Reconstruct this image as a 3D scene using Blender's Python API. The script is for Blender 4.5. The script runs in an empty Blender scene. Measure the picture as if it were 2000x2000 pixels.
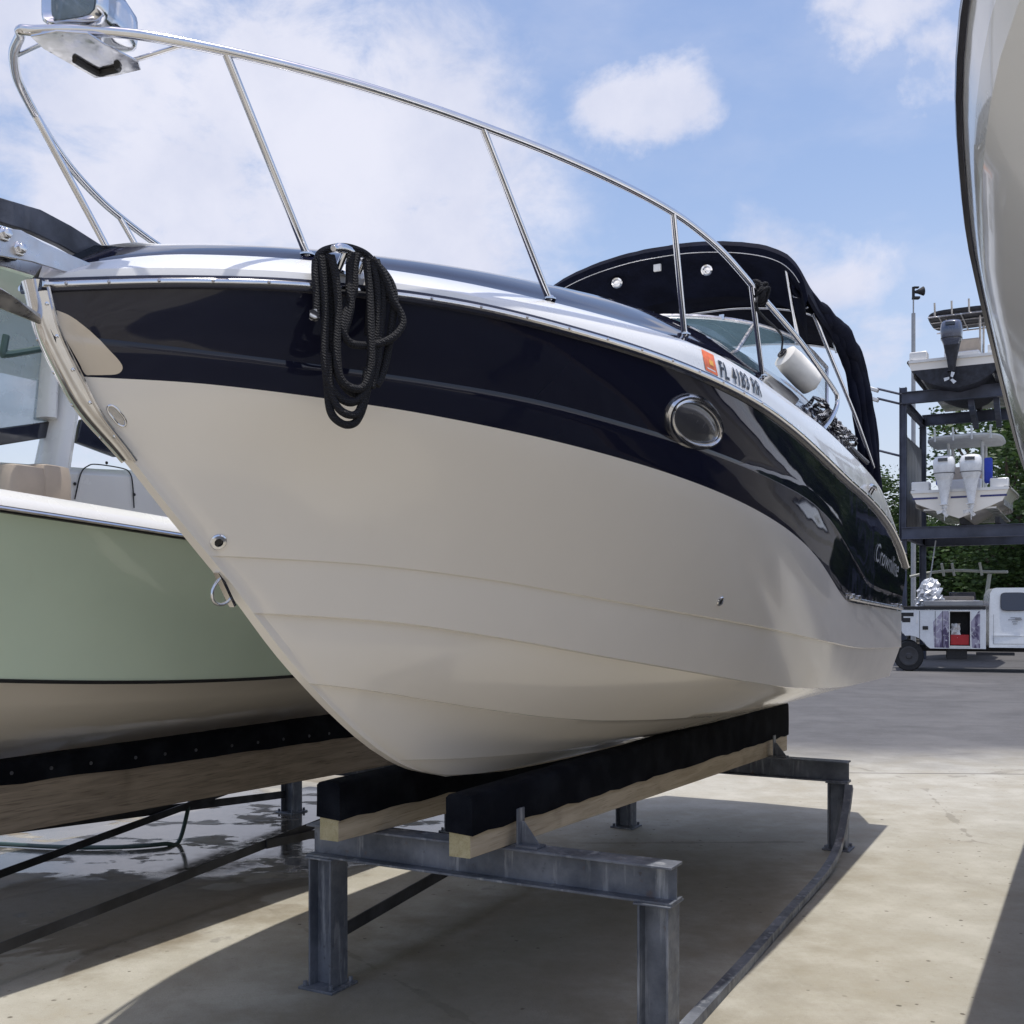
import bpy, math, random
from math import radians, sin, cos, pi, sqrt
from mathutils import Vector, Matrix
from mathutils.bvhtree import BVHTree
random.seed(7)
scene = bpy.context.scene
col = scene.collection

# ------------------------------------------------------------------ camera
EYE = 1.7
cam_d = bpy.data.cameras.new('camera'); cam = bpy.data.objects.new('camera', cam_d); col.objects.link(cam)
cam.location = (0, 0, EYE); cam.rotation_euler = (pi/2, 0, 0)
cam_d.sensor_width = 36; cam_d.lens = 37.8; cam_d.shift_y = 0.095
cam_d.clip_start = 0.05; cam_d.clip_end = 4000
scene.camera = cam

# ------------------------------------------------------------------ light
SUN_EL, SUN_AZ = radians(85.5), radians(118)      # azimuth measured clockwise from +Y
w = bpy.data.worlds.new('World'); scene.world = w; w.use_nodes = True
def build_world():
    nt = w.node_tree; nt.nodes.clear(); N = nt.nodes.new; L = nt.links.new
    out = N('ShaderNodeOutputWorld'); bg = N('ShaderNodeBackground'); L(bg.outputs[0], out.inputs[0])
    bg.inputs['Strength'].default_value = 0.135
    sky = N('ShaderNodeTexSky'); sky.sky_type = 'NISHITA'; sky.sun_disc = False
    sky.sun_elevation = SUN_EL; sky.sun_rotation = SUN_AZ; sky.air_density = 1.25; sky.dust_density = 1.6; sky.ozone_density = 2.2
    tc = N('ShaderNodeTexCoord')
    def math_(op, a, b=None, c=None, clamp=False):
        n = N('ShaderNodeMath'); n.operation = op; n.use_clamp = clamp
        for i, x in enumerate((a, b, c)):
            if x is None: continue
            if isinstance(x, (int, float)): n.inputs[i].default_value = x
            else: L(x, n.inputs[i])
        return n.outputs[0]
    def noise(scale, detail, rough=0.55, vec=None, dist=0.0, stretch=(1, 1, 1)):
        mp = N('ShaderNodeMapping'); mp.inputs['Scale'].default_value = stretch
        L(vec or tc.outputs['Generated'], mp.inputs[0])
        n = N('ShaderNodeTexNoise'); n.inputs['Scale'].default_value = scale; n.inputs['Detail'].default_value = detail
        n.inputs['Roughness'].default_value = rough; n.inputs['Distortion'].default_value = dist
        L(mp.outputs[0], n.inputs['Vector']); return n.outputs['Fac']
    def smooth(x, a, b):
        n = N('ShaderNodeMapRange'); n.interpolation_type = 'SMOOTHSTEP'
        L(x, n.inputs[0]); n.inputs[1].default_value = a; n.inputs[2].default_value = b
        return n.outputs[0]
    wn = N('ShaderNodeTexNoise'); wn.inputs['Scale'].default_value = 5.5; wn.inputs['Detail'].default_value = 8; wn.inputs['Roughness'].default_value = 0.62
    L(tc.outputs['Generated'], wn.inputs['Vector'])
    wv = N('ShaderNodeVectorMath'); wv.operation = 'MULTIPLY_ADD'; L(wn.outputs['Color'], wv.inputs[0]); wv.inputs[1].default_value = (0.13, 0.13, 0.13)
    wo = N('ShaderNodeVectorMath'); wo.operation = 'SUBTRACT'; L(tc.outputs['Generated'], wo.inputs[0]); wo.inputs[1].default_value = (0.065, 0.065, 0.065)
    L(wo.outputs[0], wv.inputs[2])
    def blob(az, el, r_in, r_out, sx=1.0):
        # cloud bank around a compass direction (degrees), wider than tall by sx
        a, e = radians(az), radians(el)
        d = Vector((sin(a)*cos(e), cos(a)*cos(e), sin(e))); rt = Vector((cos(a), -sin(a), 0)); up = rt.cross(d)*1.0
        def dot(vv):
            n = N('ShaderNodeVectorMath'); n.operation = 'DOT_PRODUCT'; L(wv.outputs[0], n.inputs[0]); n.inputs[1].default_value = vv
            return n.outputs['Value']
        x = math_('DIVIDE', dot(rt), sx); y = dot(up); f = dot(d)
        r = math_('SQRT', math_('ADD', math_('MULTIPLY', x, x), math_('MULTIPLY', y, y)))
        inside = smooth(r, sin(radians(r_out)), sin(radians(r_in)))
        return math_('MULTIPLY', inside, math_('GREATER_THAN', f, 0.0))
    big = noise(2.6, 7, 0.55, stretch=(1, 1, 1.7)); fine = noise(11, 9, 0.62, stretch=(1, 1, 1.5), dist=0.3)
    n1 = math_('MULTIPLY', math_('SUBTRACT', big, 0.5), 1.5)
    n2 = math_('MULTIPLY', math_('SUBTRACT', fine, 0.5), 2.6)
    wob = math_('ADD', n1, n2)
    clouds = None
    for az, el, ri, ro, sx, k in CLOUDS:
        b = math_('MULTIPLY', blob(az, el, ri, ro, sx), k)
        clouds = b if clouds is None else math_('MAXIMUM', clouds, b)
    field = math_('ADD', clouds, math_('MULTIPLY', wob, math_('ADD', math_('MULTIPLY', clouds, 0.75), 0.12)))
    mask = smooth(field, 0.24, 0.92)
    # thin veil everywhere else
    veil = math_('MULTIPLY', smooth(noise(3.4, 6, 0.6, stretch=(1, 1, 2.2)), 0.40, 0.75), 0.35)
    sep = N('ShaderNodeSeparateXYZ'); L(tc.outputs['Generated'], sep.inputs[0])
    low = math_('MULTIPLY', smooth(sep.outputs['Z'], 0.40, 0.02), 0.55)
    mask = math_('MAXIMUM', mask, math_('MAXIMUM', veil, low))
    shade = smooth(noise(6, 8, 0.6), 0.3, 0.7)
    cc = N('ShaderNodeMix'); cc.data_type = 'RGBA'; L(shade, cc.inputs[0])
    cc.inputs[6].default_value = (4.3, 4.55, 5.6, 1); cc.inputs[7].default_value = (5.3, 5.4, 6.2, 1)
    mx = N('ShaderNodeMix'); mx.data_type = 'RGBA'; L(mask, mx.inputs[0]); tint = N('ShaderNodeVectorMath'); tint.operation = 'MULTIPLY'; L(sky.outputs[0], tint.inputs[0]); tint.inputs[1].default_value = (1.14, 1.07, 1.11)
    L(tint.outputs[0], mx.inputs[6]); L(cc.outputs[2], mx.inputs[7])
    L(mx.outputs[2], bg.inputs['Color'])
# (azimuth, elevation, inner radius, outer radius, stretch, strength) of the cloud banks
CLOUDS = [(-14, 20, 5, 18, 1.3, 0.95), (-8, 16, 2, 10, 1.5, 0.95), (-24, 27, 5, 15, 1.2, 0.75),
          (6.9, 24.5, 0.5, 4.0, 1.55, 1.0), (20.0, 28.4, 0.8, 4.4, 1.3, 1.0), (21.8, 25.4, 0.3, 3.4, 0.9, 0.8),
          (15.6, 17.0, 0.4, 5.0, 1.7, 0.72), (17.8, 13.0, 0.5, 4.0, 1.5, 0.6), (-12, 12, 3, 9, 2.4, 0.8),
          (110, 30, 8, 24, 1.6, 0.8), (200, 35, 8, 24, 1.4, 0.7), (290, 40, 8, 22, 1.4, 0.7)]
build_world()
sun_d = bpy.data.lights.new('sun', 'SUN'); sun = bpy.data.objects.new('sun', sun_d); col.objects.link(sun)
sun_d.energy = 3.2; sun_d.angle = radians(0.53); sun_d.color = (1.0, 0.965, 0.90)
sun.rotation_euler = (pi/2 - SUN_EL, 0, pi - SUN_AZ)
scene.view_settings.view_transform = 'Standard'; scene.view_settings.look = 'None'
scene.view_settings.exposure = 0.2; scene.view_settings.gamma = 1.0
scene.render.engine = 'CYCLES'
scene.cycles.max_bounces = 8; scene.cycles.diffuse_bounces = 4; scene.cycles.glossy_bounces = 4
scene.cycles.transmission_bounces = 6; scene.cycles.transparent_max_bounces = 12

# ------------------------------------------------------------------ frame of the racked boats
AX = radians(28.5)
U = Vector((sin(AX), cos(AX), 0)); V = Vector((cos(AX), -sin(AX), 0))     # aft, port
P0 = Vector((-0.478, 4.288, 0))
ROT = pi/2 - AX
def world(s, t, z): return P0 + U*s + V*t + Vector((0, 0, z))
F, YH = 2100.0, 1190.0
def sight(px, py, t=0.0):
    """boat-frame point of a sight line meeting the upright plane at distance t to port of the keel"""
    m = (px-1000)/F; X = P0 + V*t
    s = (X.x - m*X.y)/(m*U.y - U.x)
    Y = X.y + s*U.y
    return Vector((s, -t, EYE-(py-YH)/F*Y))
def sight_s(px, py, s):
    m = (px-1000)/F; X = P0 + U*s
    t = (m*X.y-X.x)/(V.x-m*V.y); Y = X.y+t*V.y
    return Vector((s, -t, EYE-(py-YH)/F*Y))
def at(px, py, Y): return Vector(((px-1000)/F*Y, Y, EYE-(py-YH)/F*Y))

# ------------------------------------------------------------------ node material helpers
def new_mat(name):
    m = bpy.data.materials.new(name); m.use_nodes = True
    nt = m.node_tree; b = nt.nodes['Principled BSDF']
    return m, nt, b
def ninp(nt, sock, val):
    if hasattr(val, 'is_linked') or hasattr(val, 'links'): nt.links.new(val, sock)
    else: sock.default_value = val
class NB:
    def __init__(s, nt): s.nt = nt; s.tc = nt.nodes.new('ShaderNodeTexCoord')
    def coord(s, kind='Object', scale=(1, 1, 1), rot=(0, 0, 0)):
        mp = s.nt.nodes.new('ShaderNodeMapping'); mp.inputs['Scale'].default_value = scale; mp.inputs['Rotation'].default_value = rot
        s.nt.links.new(s.tc.outputs[kind], mp.inputs[0]); return mp.outputs[0]
    def noise(s, vec, scale, detail=5, rough=0.55, dist=0):
        n = s.nt.nodes.new('ShaderNodeTexNoise'); n.inputs['Scale'].default_value = scale; n.inputs['Detail'].default_value = detail
        n.inputs['Roughness'].default_value = rough; n.inputs['Distortion'].default_value = dist
        s.nt.links.new(vec, n.inputs['Vector']); return n.outputs['Fac']
    def voronoi(s, vec, scale, feature='F1', rnd=1.0, flat=False):
        n = s.nt.nodes.new('ShaderNodeTexVoronoi'); n.feature = feature; n.inputs['Scale'].default_value = scale
        n.inputs['Randomness'].default_value = rnd
        if flat: n.voronoi_dimensions = '2D'
        s.nt.links.new(vec, n.inputs['Vector']); return n.outputs['Distance']
    def wave(s, vec, scale, dist=0, detail=2, dirn='X'):
        n = s.nt.nodes.new('ShaderNodeTexWave'); n.bands_direction = dirn; n.inputs['Scale'].default_value = scale
        n.inputs['Distortion'].default_value = dist; n.inputs['Detail'].default_value = detail
        s.nt.links.new(vec, n.inputs['Vector']); return n.outputs['Fac']
    def ramp(s, x, a, b, lo=0.0, hi=1.0, mode='SMOOTHSTEP'):
        n = s.nt.nodes.new('ShaderNodeMapRange'); n.interpolation_type = mode
        s.nt.links.new(x, n.inputs[0])
        for i, q in ((1, a), (2, b), (3, lo), (4, hi)): n.inputs[i].default_value = q
        return n.outputs[0]
    def math(s, op, a, b=0.0):
        n = s.nt.nodes.new('ShaderNodeMath'); n.operation = op
        ninp(s.nt, n.inputs[0], a); ninp(s.nt, n.inputs[1], b); return n.outputs[0]
    def mix(s, f, a, b):
        n = s.nt.nodes.new('ShaderNodeMix'); n.data_type = 'RGBA'
        ninp(s.nt, n.inputs[0], f)
        for k, q in ((6, a), (7, b)):
            if isinstance(q, tuple): q = q if len(q) == 4 else (*q, 1)
            ninp(s.nt, n.inputs[k], q)
        return n.outputs[2]
    def bump(s, h, strength=0.3, dist=0.01):
        n = s.nt.nodes.new('ShaderNodeBump'); n.inputs['Strength'].default_value = strength; n.inputs['Distance'].default_value = dist
        s.nt.links.new(h, n.inputs['Height']); return n.outputs[0]
    def xyz(s, vec):
        n = s.nt.nodes.new('ShaderNodeSeparateXYZ'); s.nt.links.new(vec, n.inputs[0]); return n.outputs
def simple(name, rgb, rough=0.5, metal=0.0, coat=0.0, var=0.06, vscale=6.0, bump=0.0, bscale=60.0, rvar=0.08, spec=0.5):
    m, nt, b = new_mat(name); k = NB(nt); v = k.coord()
    n = k.noise(v, vscale, 6)
    dk = tuple(c*(1-var*1.6) for c in rgb); lt = tuple(min(1, c*(1+var)) for c in rgb)
    nt.links.new(k.mix(k.ramp(n, 0.3, 0.7), dk, lt), b.inputs['Base Color'])
    nt.links.new(k.ramp(k.noise(v, vscale*3.1, 5), 0.3, 0.7, max(rough-rvar, 0.02), min(rough+rvar, 1)), b.inputs['Roughness'])
    b.inputs['Metallic'].default_value = metal; b.inputs['Coat Weight'].default_value = coat; b.inputs['Coat Roughness'].default_value = 0.04
    b.inputs['Specular IOR Level'].default_value = spec
    if bump: nt.links.new(k.bump(k.noise(v, bscale, 4), bump, 0.004), b.inputs['Normal'])
    return m
M = {}
def gelcoat(name, rgb, rough, wav=0.02, dirt=0.06, coat=0.6):
    m, nt, b = new_mat(name); k = NB(nt); v = k.coord()
    n = k.noise(v, 1.3, 5); g = k.noise(k.coord(scale=(1, 1, 0.25)), 9, 6)
    c = k.mix(k.ramp(n, 0.35, 0.7), tuple(x*(1-dirt) for x in rgb), rgb)
    c = k.mix(k.ramp(g, 0.62, 0.8, 0, dirt*1.2), c, (rgb[0]*0.55, rgb[1]*0.5, rgb[2]*0.4))
    nt.links.new(c, b.inputs['Base Color'])
    nt.links.new(k.ramp(k.noise(v, 5, 6), 0.3, 0.75, rough*0.8, rough*1.25), b.inputs['Roughness'])
    b.inputs['Coat Weight'].default_value = coat; b.inputs['Coat Roughness'].default_value = 0.03
    wv = k.bump(k.noise(v, 1.9, 2), wav, 0.12); nt.links.new(wv, b.inputs['Normal']); nt.links.new(wv, b.inputs['Coat Normal'])
    return m
M['gel_white'] = gelcoat('hull_gelcoat', (0.92, 0.86, 0.775), 0.15, dirt=0.03, coat=0.35)
M['gel_deck'] = gelcoat('deck_gelcoat', (0.80, 0.79, 0.77), 0.25)
M['gel_navy'] = gelcoat('navy_gelcoat', (0.0115, 0.0125, 0.027), 0.045, wav=0.05, dirt=0.0, coat=0.0)
M['gel_green'] = gelcoat('pale_green_gelcoat', (0.70, 0.83, 0.67), 0.14, coat=0.8)
M['gel_cream'] = gelcoat('cream_bottom_paint', (0.66, 0.60, 0.50), 0.35)
M['gel_grey'] = gelcoat('grey_white_gelcoat', (0.84, 0.84, 0.83), 0.14, wav=0.02, coat=0.6)
M['gel_slate'] = gelcoat('dark_slate_gelcoat', (0.012, 0.018, 0.034), 0.06, wav=0.04, dirt=0.0, coat=0.4)
M['stripe_cream'] = gelcoat('cream_stripe', (0.66, 0.63, 0.54), 0.25)
M['steel'] = simple('polished_stainless', (0.74, 0.74, 0.76), 0.13, 1.0, var=0.04, vscale=14, rvar=0.05)
M['steel_dull'] = simple('brushed_stainless', (0.60, 0.59, 0.60), 0.33, 1.0, var=0.1, vscale=10, rvar=0.1)
M['steel_port'] = simple('dark_chrome', (0.62, 0.62, 0.65), 0.16, 1.0, var=0.1)
M['rail_vinyl'] = simple('rub_rail_vinyl', (0.035, 0.037, 0.055), 0.2, 0.2, var=0.015, vscale=2, rvar=0.03)
M['black'] = simple('black_plastic', (0.012, 0.012, 0.014), 0.4)
M['rubber'] = simple('tyre_rubber', (0.018, 0.018, 0.019), 0.85)
M['white_plastic'] = simple('white_plastic', (0.78, 0.77, 0.75), 0.4)
M['vinyl_fender'] = simple('fender_vinyl', (0.80, 0.77, 0.70), 0.42, var=0.08, vscale=9)
M['orange'] = simple('orange_decal', (0.80, 0.16, 0.035), 0.4, var=0.12, vscale=60)
M['yellow'] = simple('yellow_print', (0.85, 0.42, 0.05), 0.4)
M['letter'] = simple('grey_letter_vinyl', (0.075, 0.085, 0.11), 0.45)
M['silver_letter'] = simple('silver_letter', (0.74, 0.76, 0.76), 0.4)
M['beige'] = simple('beige_vinyl', (0.48, 0.40, 0.32), 0.55, bump=0.2)
M['tan_decal'] = gelcoat('tan_bow_panel', (0.70, 0.60, 0.47), 0.35, coat=0.3)
M['red'] = simple('red_bin', (0.42, 0.015, 0.02), 0.45)
M['cloth_blue'] = simple('blue_cloth', (0.03, 0.06, 0.42), 0.7)
M['truck_white'] = simple('white_truck_paint', (0.74, 0.76, 0.78), 0.25, 0.0, 0.7, var=0.03)
M['chassis'] = simple('chassis_black', (0.02, 0.02, 0.022), 0.7)
M['bottom_paint'] = simple('dark_bottom_paint', (0.022, 0.024, 0.035), 0.6, var=0.3)
M['outboard_grey'] = simple('grey_outboard_paint', (0.085, 0.10, 0.15), 0.22, 0.3, 0.8)
M['outboard_white'] = simple('white_outboard_paint', (0.78, 0.79, 0.80), 0.25, 0.0, 0.6)
M['pale_plastic'] = simple('pale_top_skin', (0.62, 0.65, 0.66), 0.45)
M['blue_stripe'] = simple('blue_stripe', (0.03, 0.035, 0.16), 0.3)
def canvas_mat():
    m, nt, b = new_mat('navy_canvas'); k = NB(nt); v = k.coord()
    c = k.mix(k.ramp(k.noise(v, 5, 6), 0.3, 0.7), (0.0035, 0.0045, 0.012), (0.007, 0.009, 0.022))
    nt.links.new(c, b.inputs['Base Color']); b.inputs['Roughness'].default_value = 0.85
    b.inputs['Specular IOR Level'].default_value = 0.12; b.inputs['Sheen Roughness'].default_value = 0.5
    h = k.math('ADD', k.noise(v, 7, 4), k.math('MULTIPLY', k.noise(v, 260, 2), 0.12))
    nt.links.new(k.bump(h, 0.5, 0.03), b.inputs['Normal']); return m
M['canvas'] = canvas_mat()
def rope_mat(name, a, b2, sc=260):
    m, nt, b = new_mat(name); k = NB(nt); v = k.coord()
    w1 = k.wave(k.coord(rot=(0.6, 0.5, 0.3)), sc*0.22, 0.5); w2 = k.wave(k.coord(rot=(-0.7, 0.4, 1.1)), sc*0.22, 0.5, dirn='Z')
    h = k.math('MULTIPLY', w1, w2)
    nt.links.new(k.mix(k.ramp(h, 0.1, 0.7), a, b2), b.inputs['Base Color']); b.inputs['Roughness'].default_value = 0.8
    nt.links.new(k.bump(h, 0.9, 0.006), b.inputs['Normal']); return m
M['rope'] = rope_mat('black_braided_rope', (0.003, 0.003, 0.006), (0.013, 0.014, 0.021))
M['rope_fleck'] = rope_mat('flecked_rope', (0.014, 0.014, 0.02), (0.62, 0.63, 0.66), 90)
def glass(name, tint, rough=0.02, alpha=0.35):
    m, nt, b = new_mat(name)
    b.inputs['Base Color'].default_value = (*tint, 1); b.inputs['Roughness'].default_value = rough
    k = NB(nt); nt.links.new(k.ramp(k.noise(k.coord(), 8, 4), 0.3, 0.7, alpha*0.9, alpha*1.1), b.inputs['Alpha'])
    b.inputs['Specular IOR Level'].default_value = 0.6
    return m
M['glass'] = glass('windshield_glass', (0.20, 0.32, 0.38), alpha=0.33)
M['glass_blue'] = glass('console_glass', (0.35, 0.45, 0.52), alpha=0.45)
M['glass_dark'] = simple('dark_glass', (0.015, 0.018, 0.03), 0.06, 0, 0.8, var=0.0)
M['port_glass'] = simple('smoked_acrylic', (0.060, 0.060, 0.068), 0.2, 0, 0.5)
def painted_steel():
    m, nt, b = new_mat('weathered_galvanised_steel'); k = NB(nt); v = k.coord()
    n = k.noise(v, 4, 7, 0.6); dr = k.noise(k.coord(scale=(6, 6, 0.7)), 3.2, 7, 0.62); sp = k.noise(v, 24, 6, 0.65)
    c = k.mix(k.ramp(n, 0.3, 0.72), (0.075, 0.085, 0.108), (0.20, 0.215, 0.25))
    c = k.mix(k.ramp(dr, 0.52, 0.74), c, (0.36, 0.37, 0.39))
    c = k.mix(k.ramp(sp, 0.60, 0.75, 0, 0.7), c, (0.07, 0.064, 0.062))
    c = k.mix(k.ramp(k.noise(v, 9, 7, 0.7), 0.60, 0.74, 0, 0.7), c, (0.14, 0.075, 0.04))
    nt.links.new(c, b.inputs['Base Color']); b.inputs['Metallic'].default_value = 0.15
    nt.links.new(k.ramp(sp, 0.3, 0.7, 0.42, 0.72), b.inputs['Roughness'])
    nt.links.new(k.bump(sp, 0.25, 0.004), b.inputs['Normal']); return m
M['stand_steel'] = painted_steel()
M['rack_steel'] = simple('slate_rack_steel', (0.075, 0.085, 0.125), 0.5, 0.1, var=0.25, vscale=1.5)
M['dark_steel'] = simple('dark_brace_steel', (0.035, 0.036, 0.042), 0.55, 0.2, var=0.3, vscale=5, bump=0.2)
M['pole_grey'] = simple('pole_grey', (0.36, 0.37, 0.38), 0.5)
def corrugated():
    m, nt, b = new_mat('corrugated_sheet'); k = NB(nt)
    c = k.mix(k.ramp(k.noise(k.coord(scale=(1, 1, 0.15)), 2, 6), 0.3, 0.7), (0.20, 0.205, 0.22), (0.30, 0.305, 0.32))
    nt.links.new(c, b.inputs['Base Color']); b.inputs['Roughness'].default_value = 0.5; b.inputs['Metallic'].default_value = 0.2
    return m
M['sheet'] = corrugated()
def wood(name, a, b2, dark):
    m, nt, b = new_mat(name); k = NB(nt)
    v = k.coord(scale=(0.55, 7, 7)); g = k.noise(v, 3.2, 8, 0.62, 0.8)
    f = k.noise(k.coord(scale=(1.5, 40, 40)), 4, 5)
    c = k.mix(k.ramp(g, 0.3, 0.7), a, b2)
    c = k.mix(k.ramp(f, 0.52, 0.72, 0, 0.55), c, dark)
    c = k.mix(k.ramp(k.noise(k.coord(), 2.3, 5), 0.55, 0.75, 0, 0.45), c, dark)
    nt.links.new(c, b.inputs['Base Color']); b.inputs['Roughness'].default_value = 0.78
    nt.links.new(k.bump(k.math('ADD', g, k.math('MULTIPLY', f, 0.4)), 0.35, 0.006), b.inputs['Normal']); return m
M['wood'] = wood('pine_bunk_board', (0.40, 0.33, 0.24), (0.55, 0.47, 0.36), (0.20, 0.15, 0.10))
M['wood_old'] = wood('weathered_bunk_board', (0.22, 0.18, 0.14), (0.34, 0.28, 0.22), (0.07, 0.05, 0.035))
M['wood_end'] = wood('yellowed_board_end', (0.36, 0.31, 0.17), (0.46, 0.40, 0.25), (0.26, 0.16, 0.07))
def carpet():
    m, nt, b = new_mat('black_bunk_carpet'); k = NB(nt); v = k.coord()
    c = k.mix(k.ramp(k.noise(v, 6, 6), 0.35, 0.75), (0.0045, 0.0055, 0.009), (0.014, 0.016, 0.022))
    c = k.mix(k.ramp(k.noise(v, 30, 5, 0.7), 0.70, 0.82, 0, 0.35), c, (0.10, 0.10, 0.11))
    nt.links.new(c, b.inputs['Base Color']); b.inputs['Roughness'].default_value = 1.0; b.inputs['Specular IOR Level'].default_value = 0.1
    nt.links.new(k.bump(k.noise(v, 170, 3), 0.6, 0.006), b.inputs['Normal']); return m
M['carpet'] = carpet()
def foil():
    m, nt, b = new_mat('silver_tarp'); k = NB(nt); v = k.coord()
    nt.links.new(k.mix(k.ramp(k.noise(v, 5, 6), 0.3, 0.7), (0.42, 0.43, 0.45), (0.75, 0.76, 0.78)), b.inputs['Base Color'])
    b.inputs['Metallic'].default_value = 0.55; b.inputs['Roughness'].default_value = 0.35
    nt.links.new(k.bump(k.noise(v, 7, 6), 0.8, 0.06), b.inputs['Normal']); return m
M['foil'] = foil()
def wrap_mat():
    m, nt, b = new_mat('service_body_wrap'); k = NB(nt); v = k.coord()
    n = k.noise(k.coord(scale=(1.4, 1, 0.6)), 2.3, 4, 0.5, 1.6)
    c = k.mix(k.ramp(n, 0.42, 0.58), (0.36, 0.33, 0.42), (0.07, 0.05, 0.12))
    c = k.mix(k.ramp(k.noise(v, 6, 4, 0.5, 1.0), 0.55, 0.65), c, (0.55, 0.54, 0.58))
    nt.links.new(c, b.inputs['Base Color']); b.inputs['Roughness'].default_value = 0.3; return m
M['wrap'] = wrap_mat()
def leaf(name, a, b2):
    m, nt, b = new_mat(name); k = NB(nt)
    gi = nt.nodes.new('ShaderNodeNewGeometry')
    c = k.mix(gi.outputs['Random Per Island'], a, b2)
    c = k.mix(k.ramp(k.noise(k.coord(), 0.9, 3), 0.35, 0.65), k.mix(0.5, c, a), c)
    nt.links.new(c, b.inputs['Base Color']); b.inputs['Roughness'].default_value = 0.55
    b.inputs['Subsurface Weight'].default_value = 0.0
    tr = nt.nodes.new('ShaderNodeBsdfTranslucent'); nt.links.new(c, tr.inputs[0])
    ms = nt.nodes.new('ShaderNodeMixShader'); ms.inputs[0].default_value = 0.3
    nt.links.new(b.outputs[0], ms.inputs[1]); nt.links.new(tr.outputs[0], ms.inputs[2])
    nt.links.new(ms.outputs[0], nt.nodes['Material Output'].inputs[0]); return m
M['leaf'] = leaf('leaf_green', (0.030, 0.062, 0.016), (0.085, 0.15, 0.035))
M['leaf_light'] = leaf('leaf_olive', (0.055, 0.085, 0.016), (0.13, 0.185, 0.04))
M['bark'] = simple('bark', (0.11, 0.085, 0.065), 0.9, var=0.3, vscale=4, bump=0.5, bscale=14)

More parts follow.
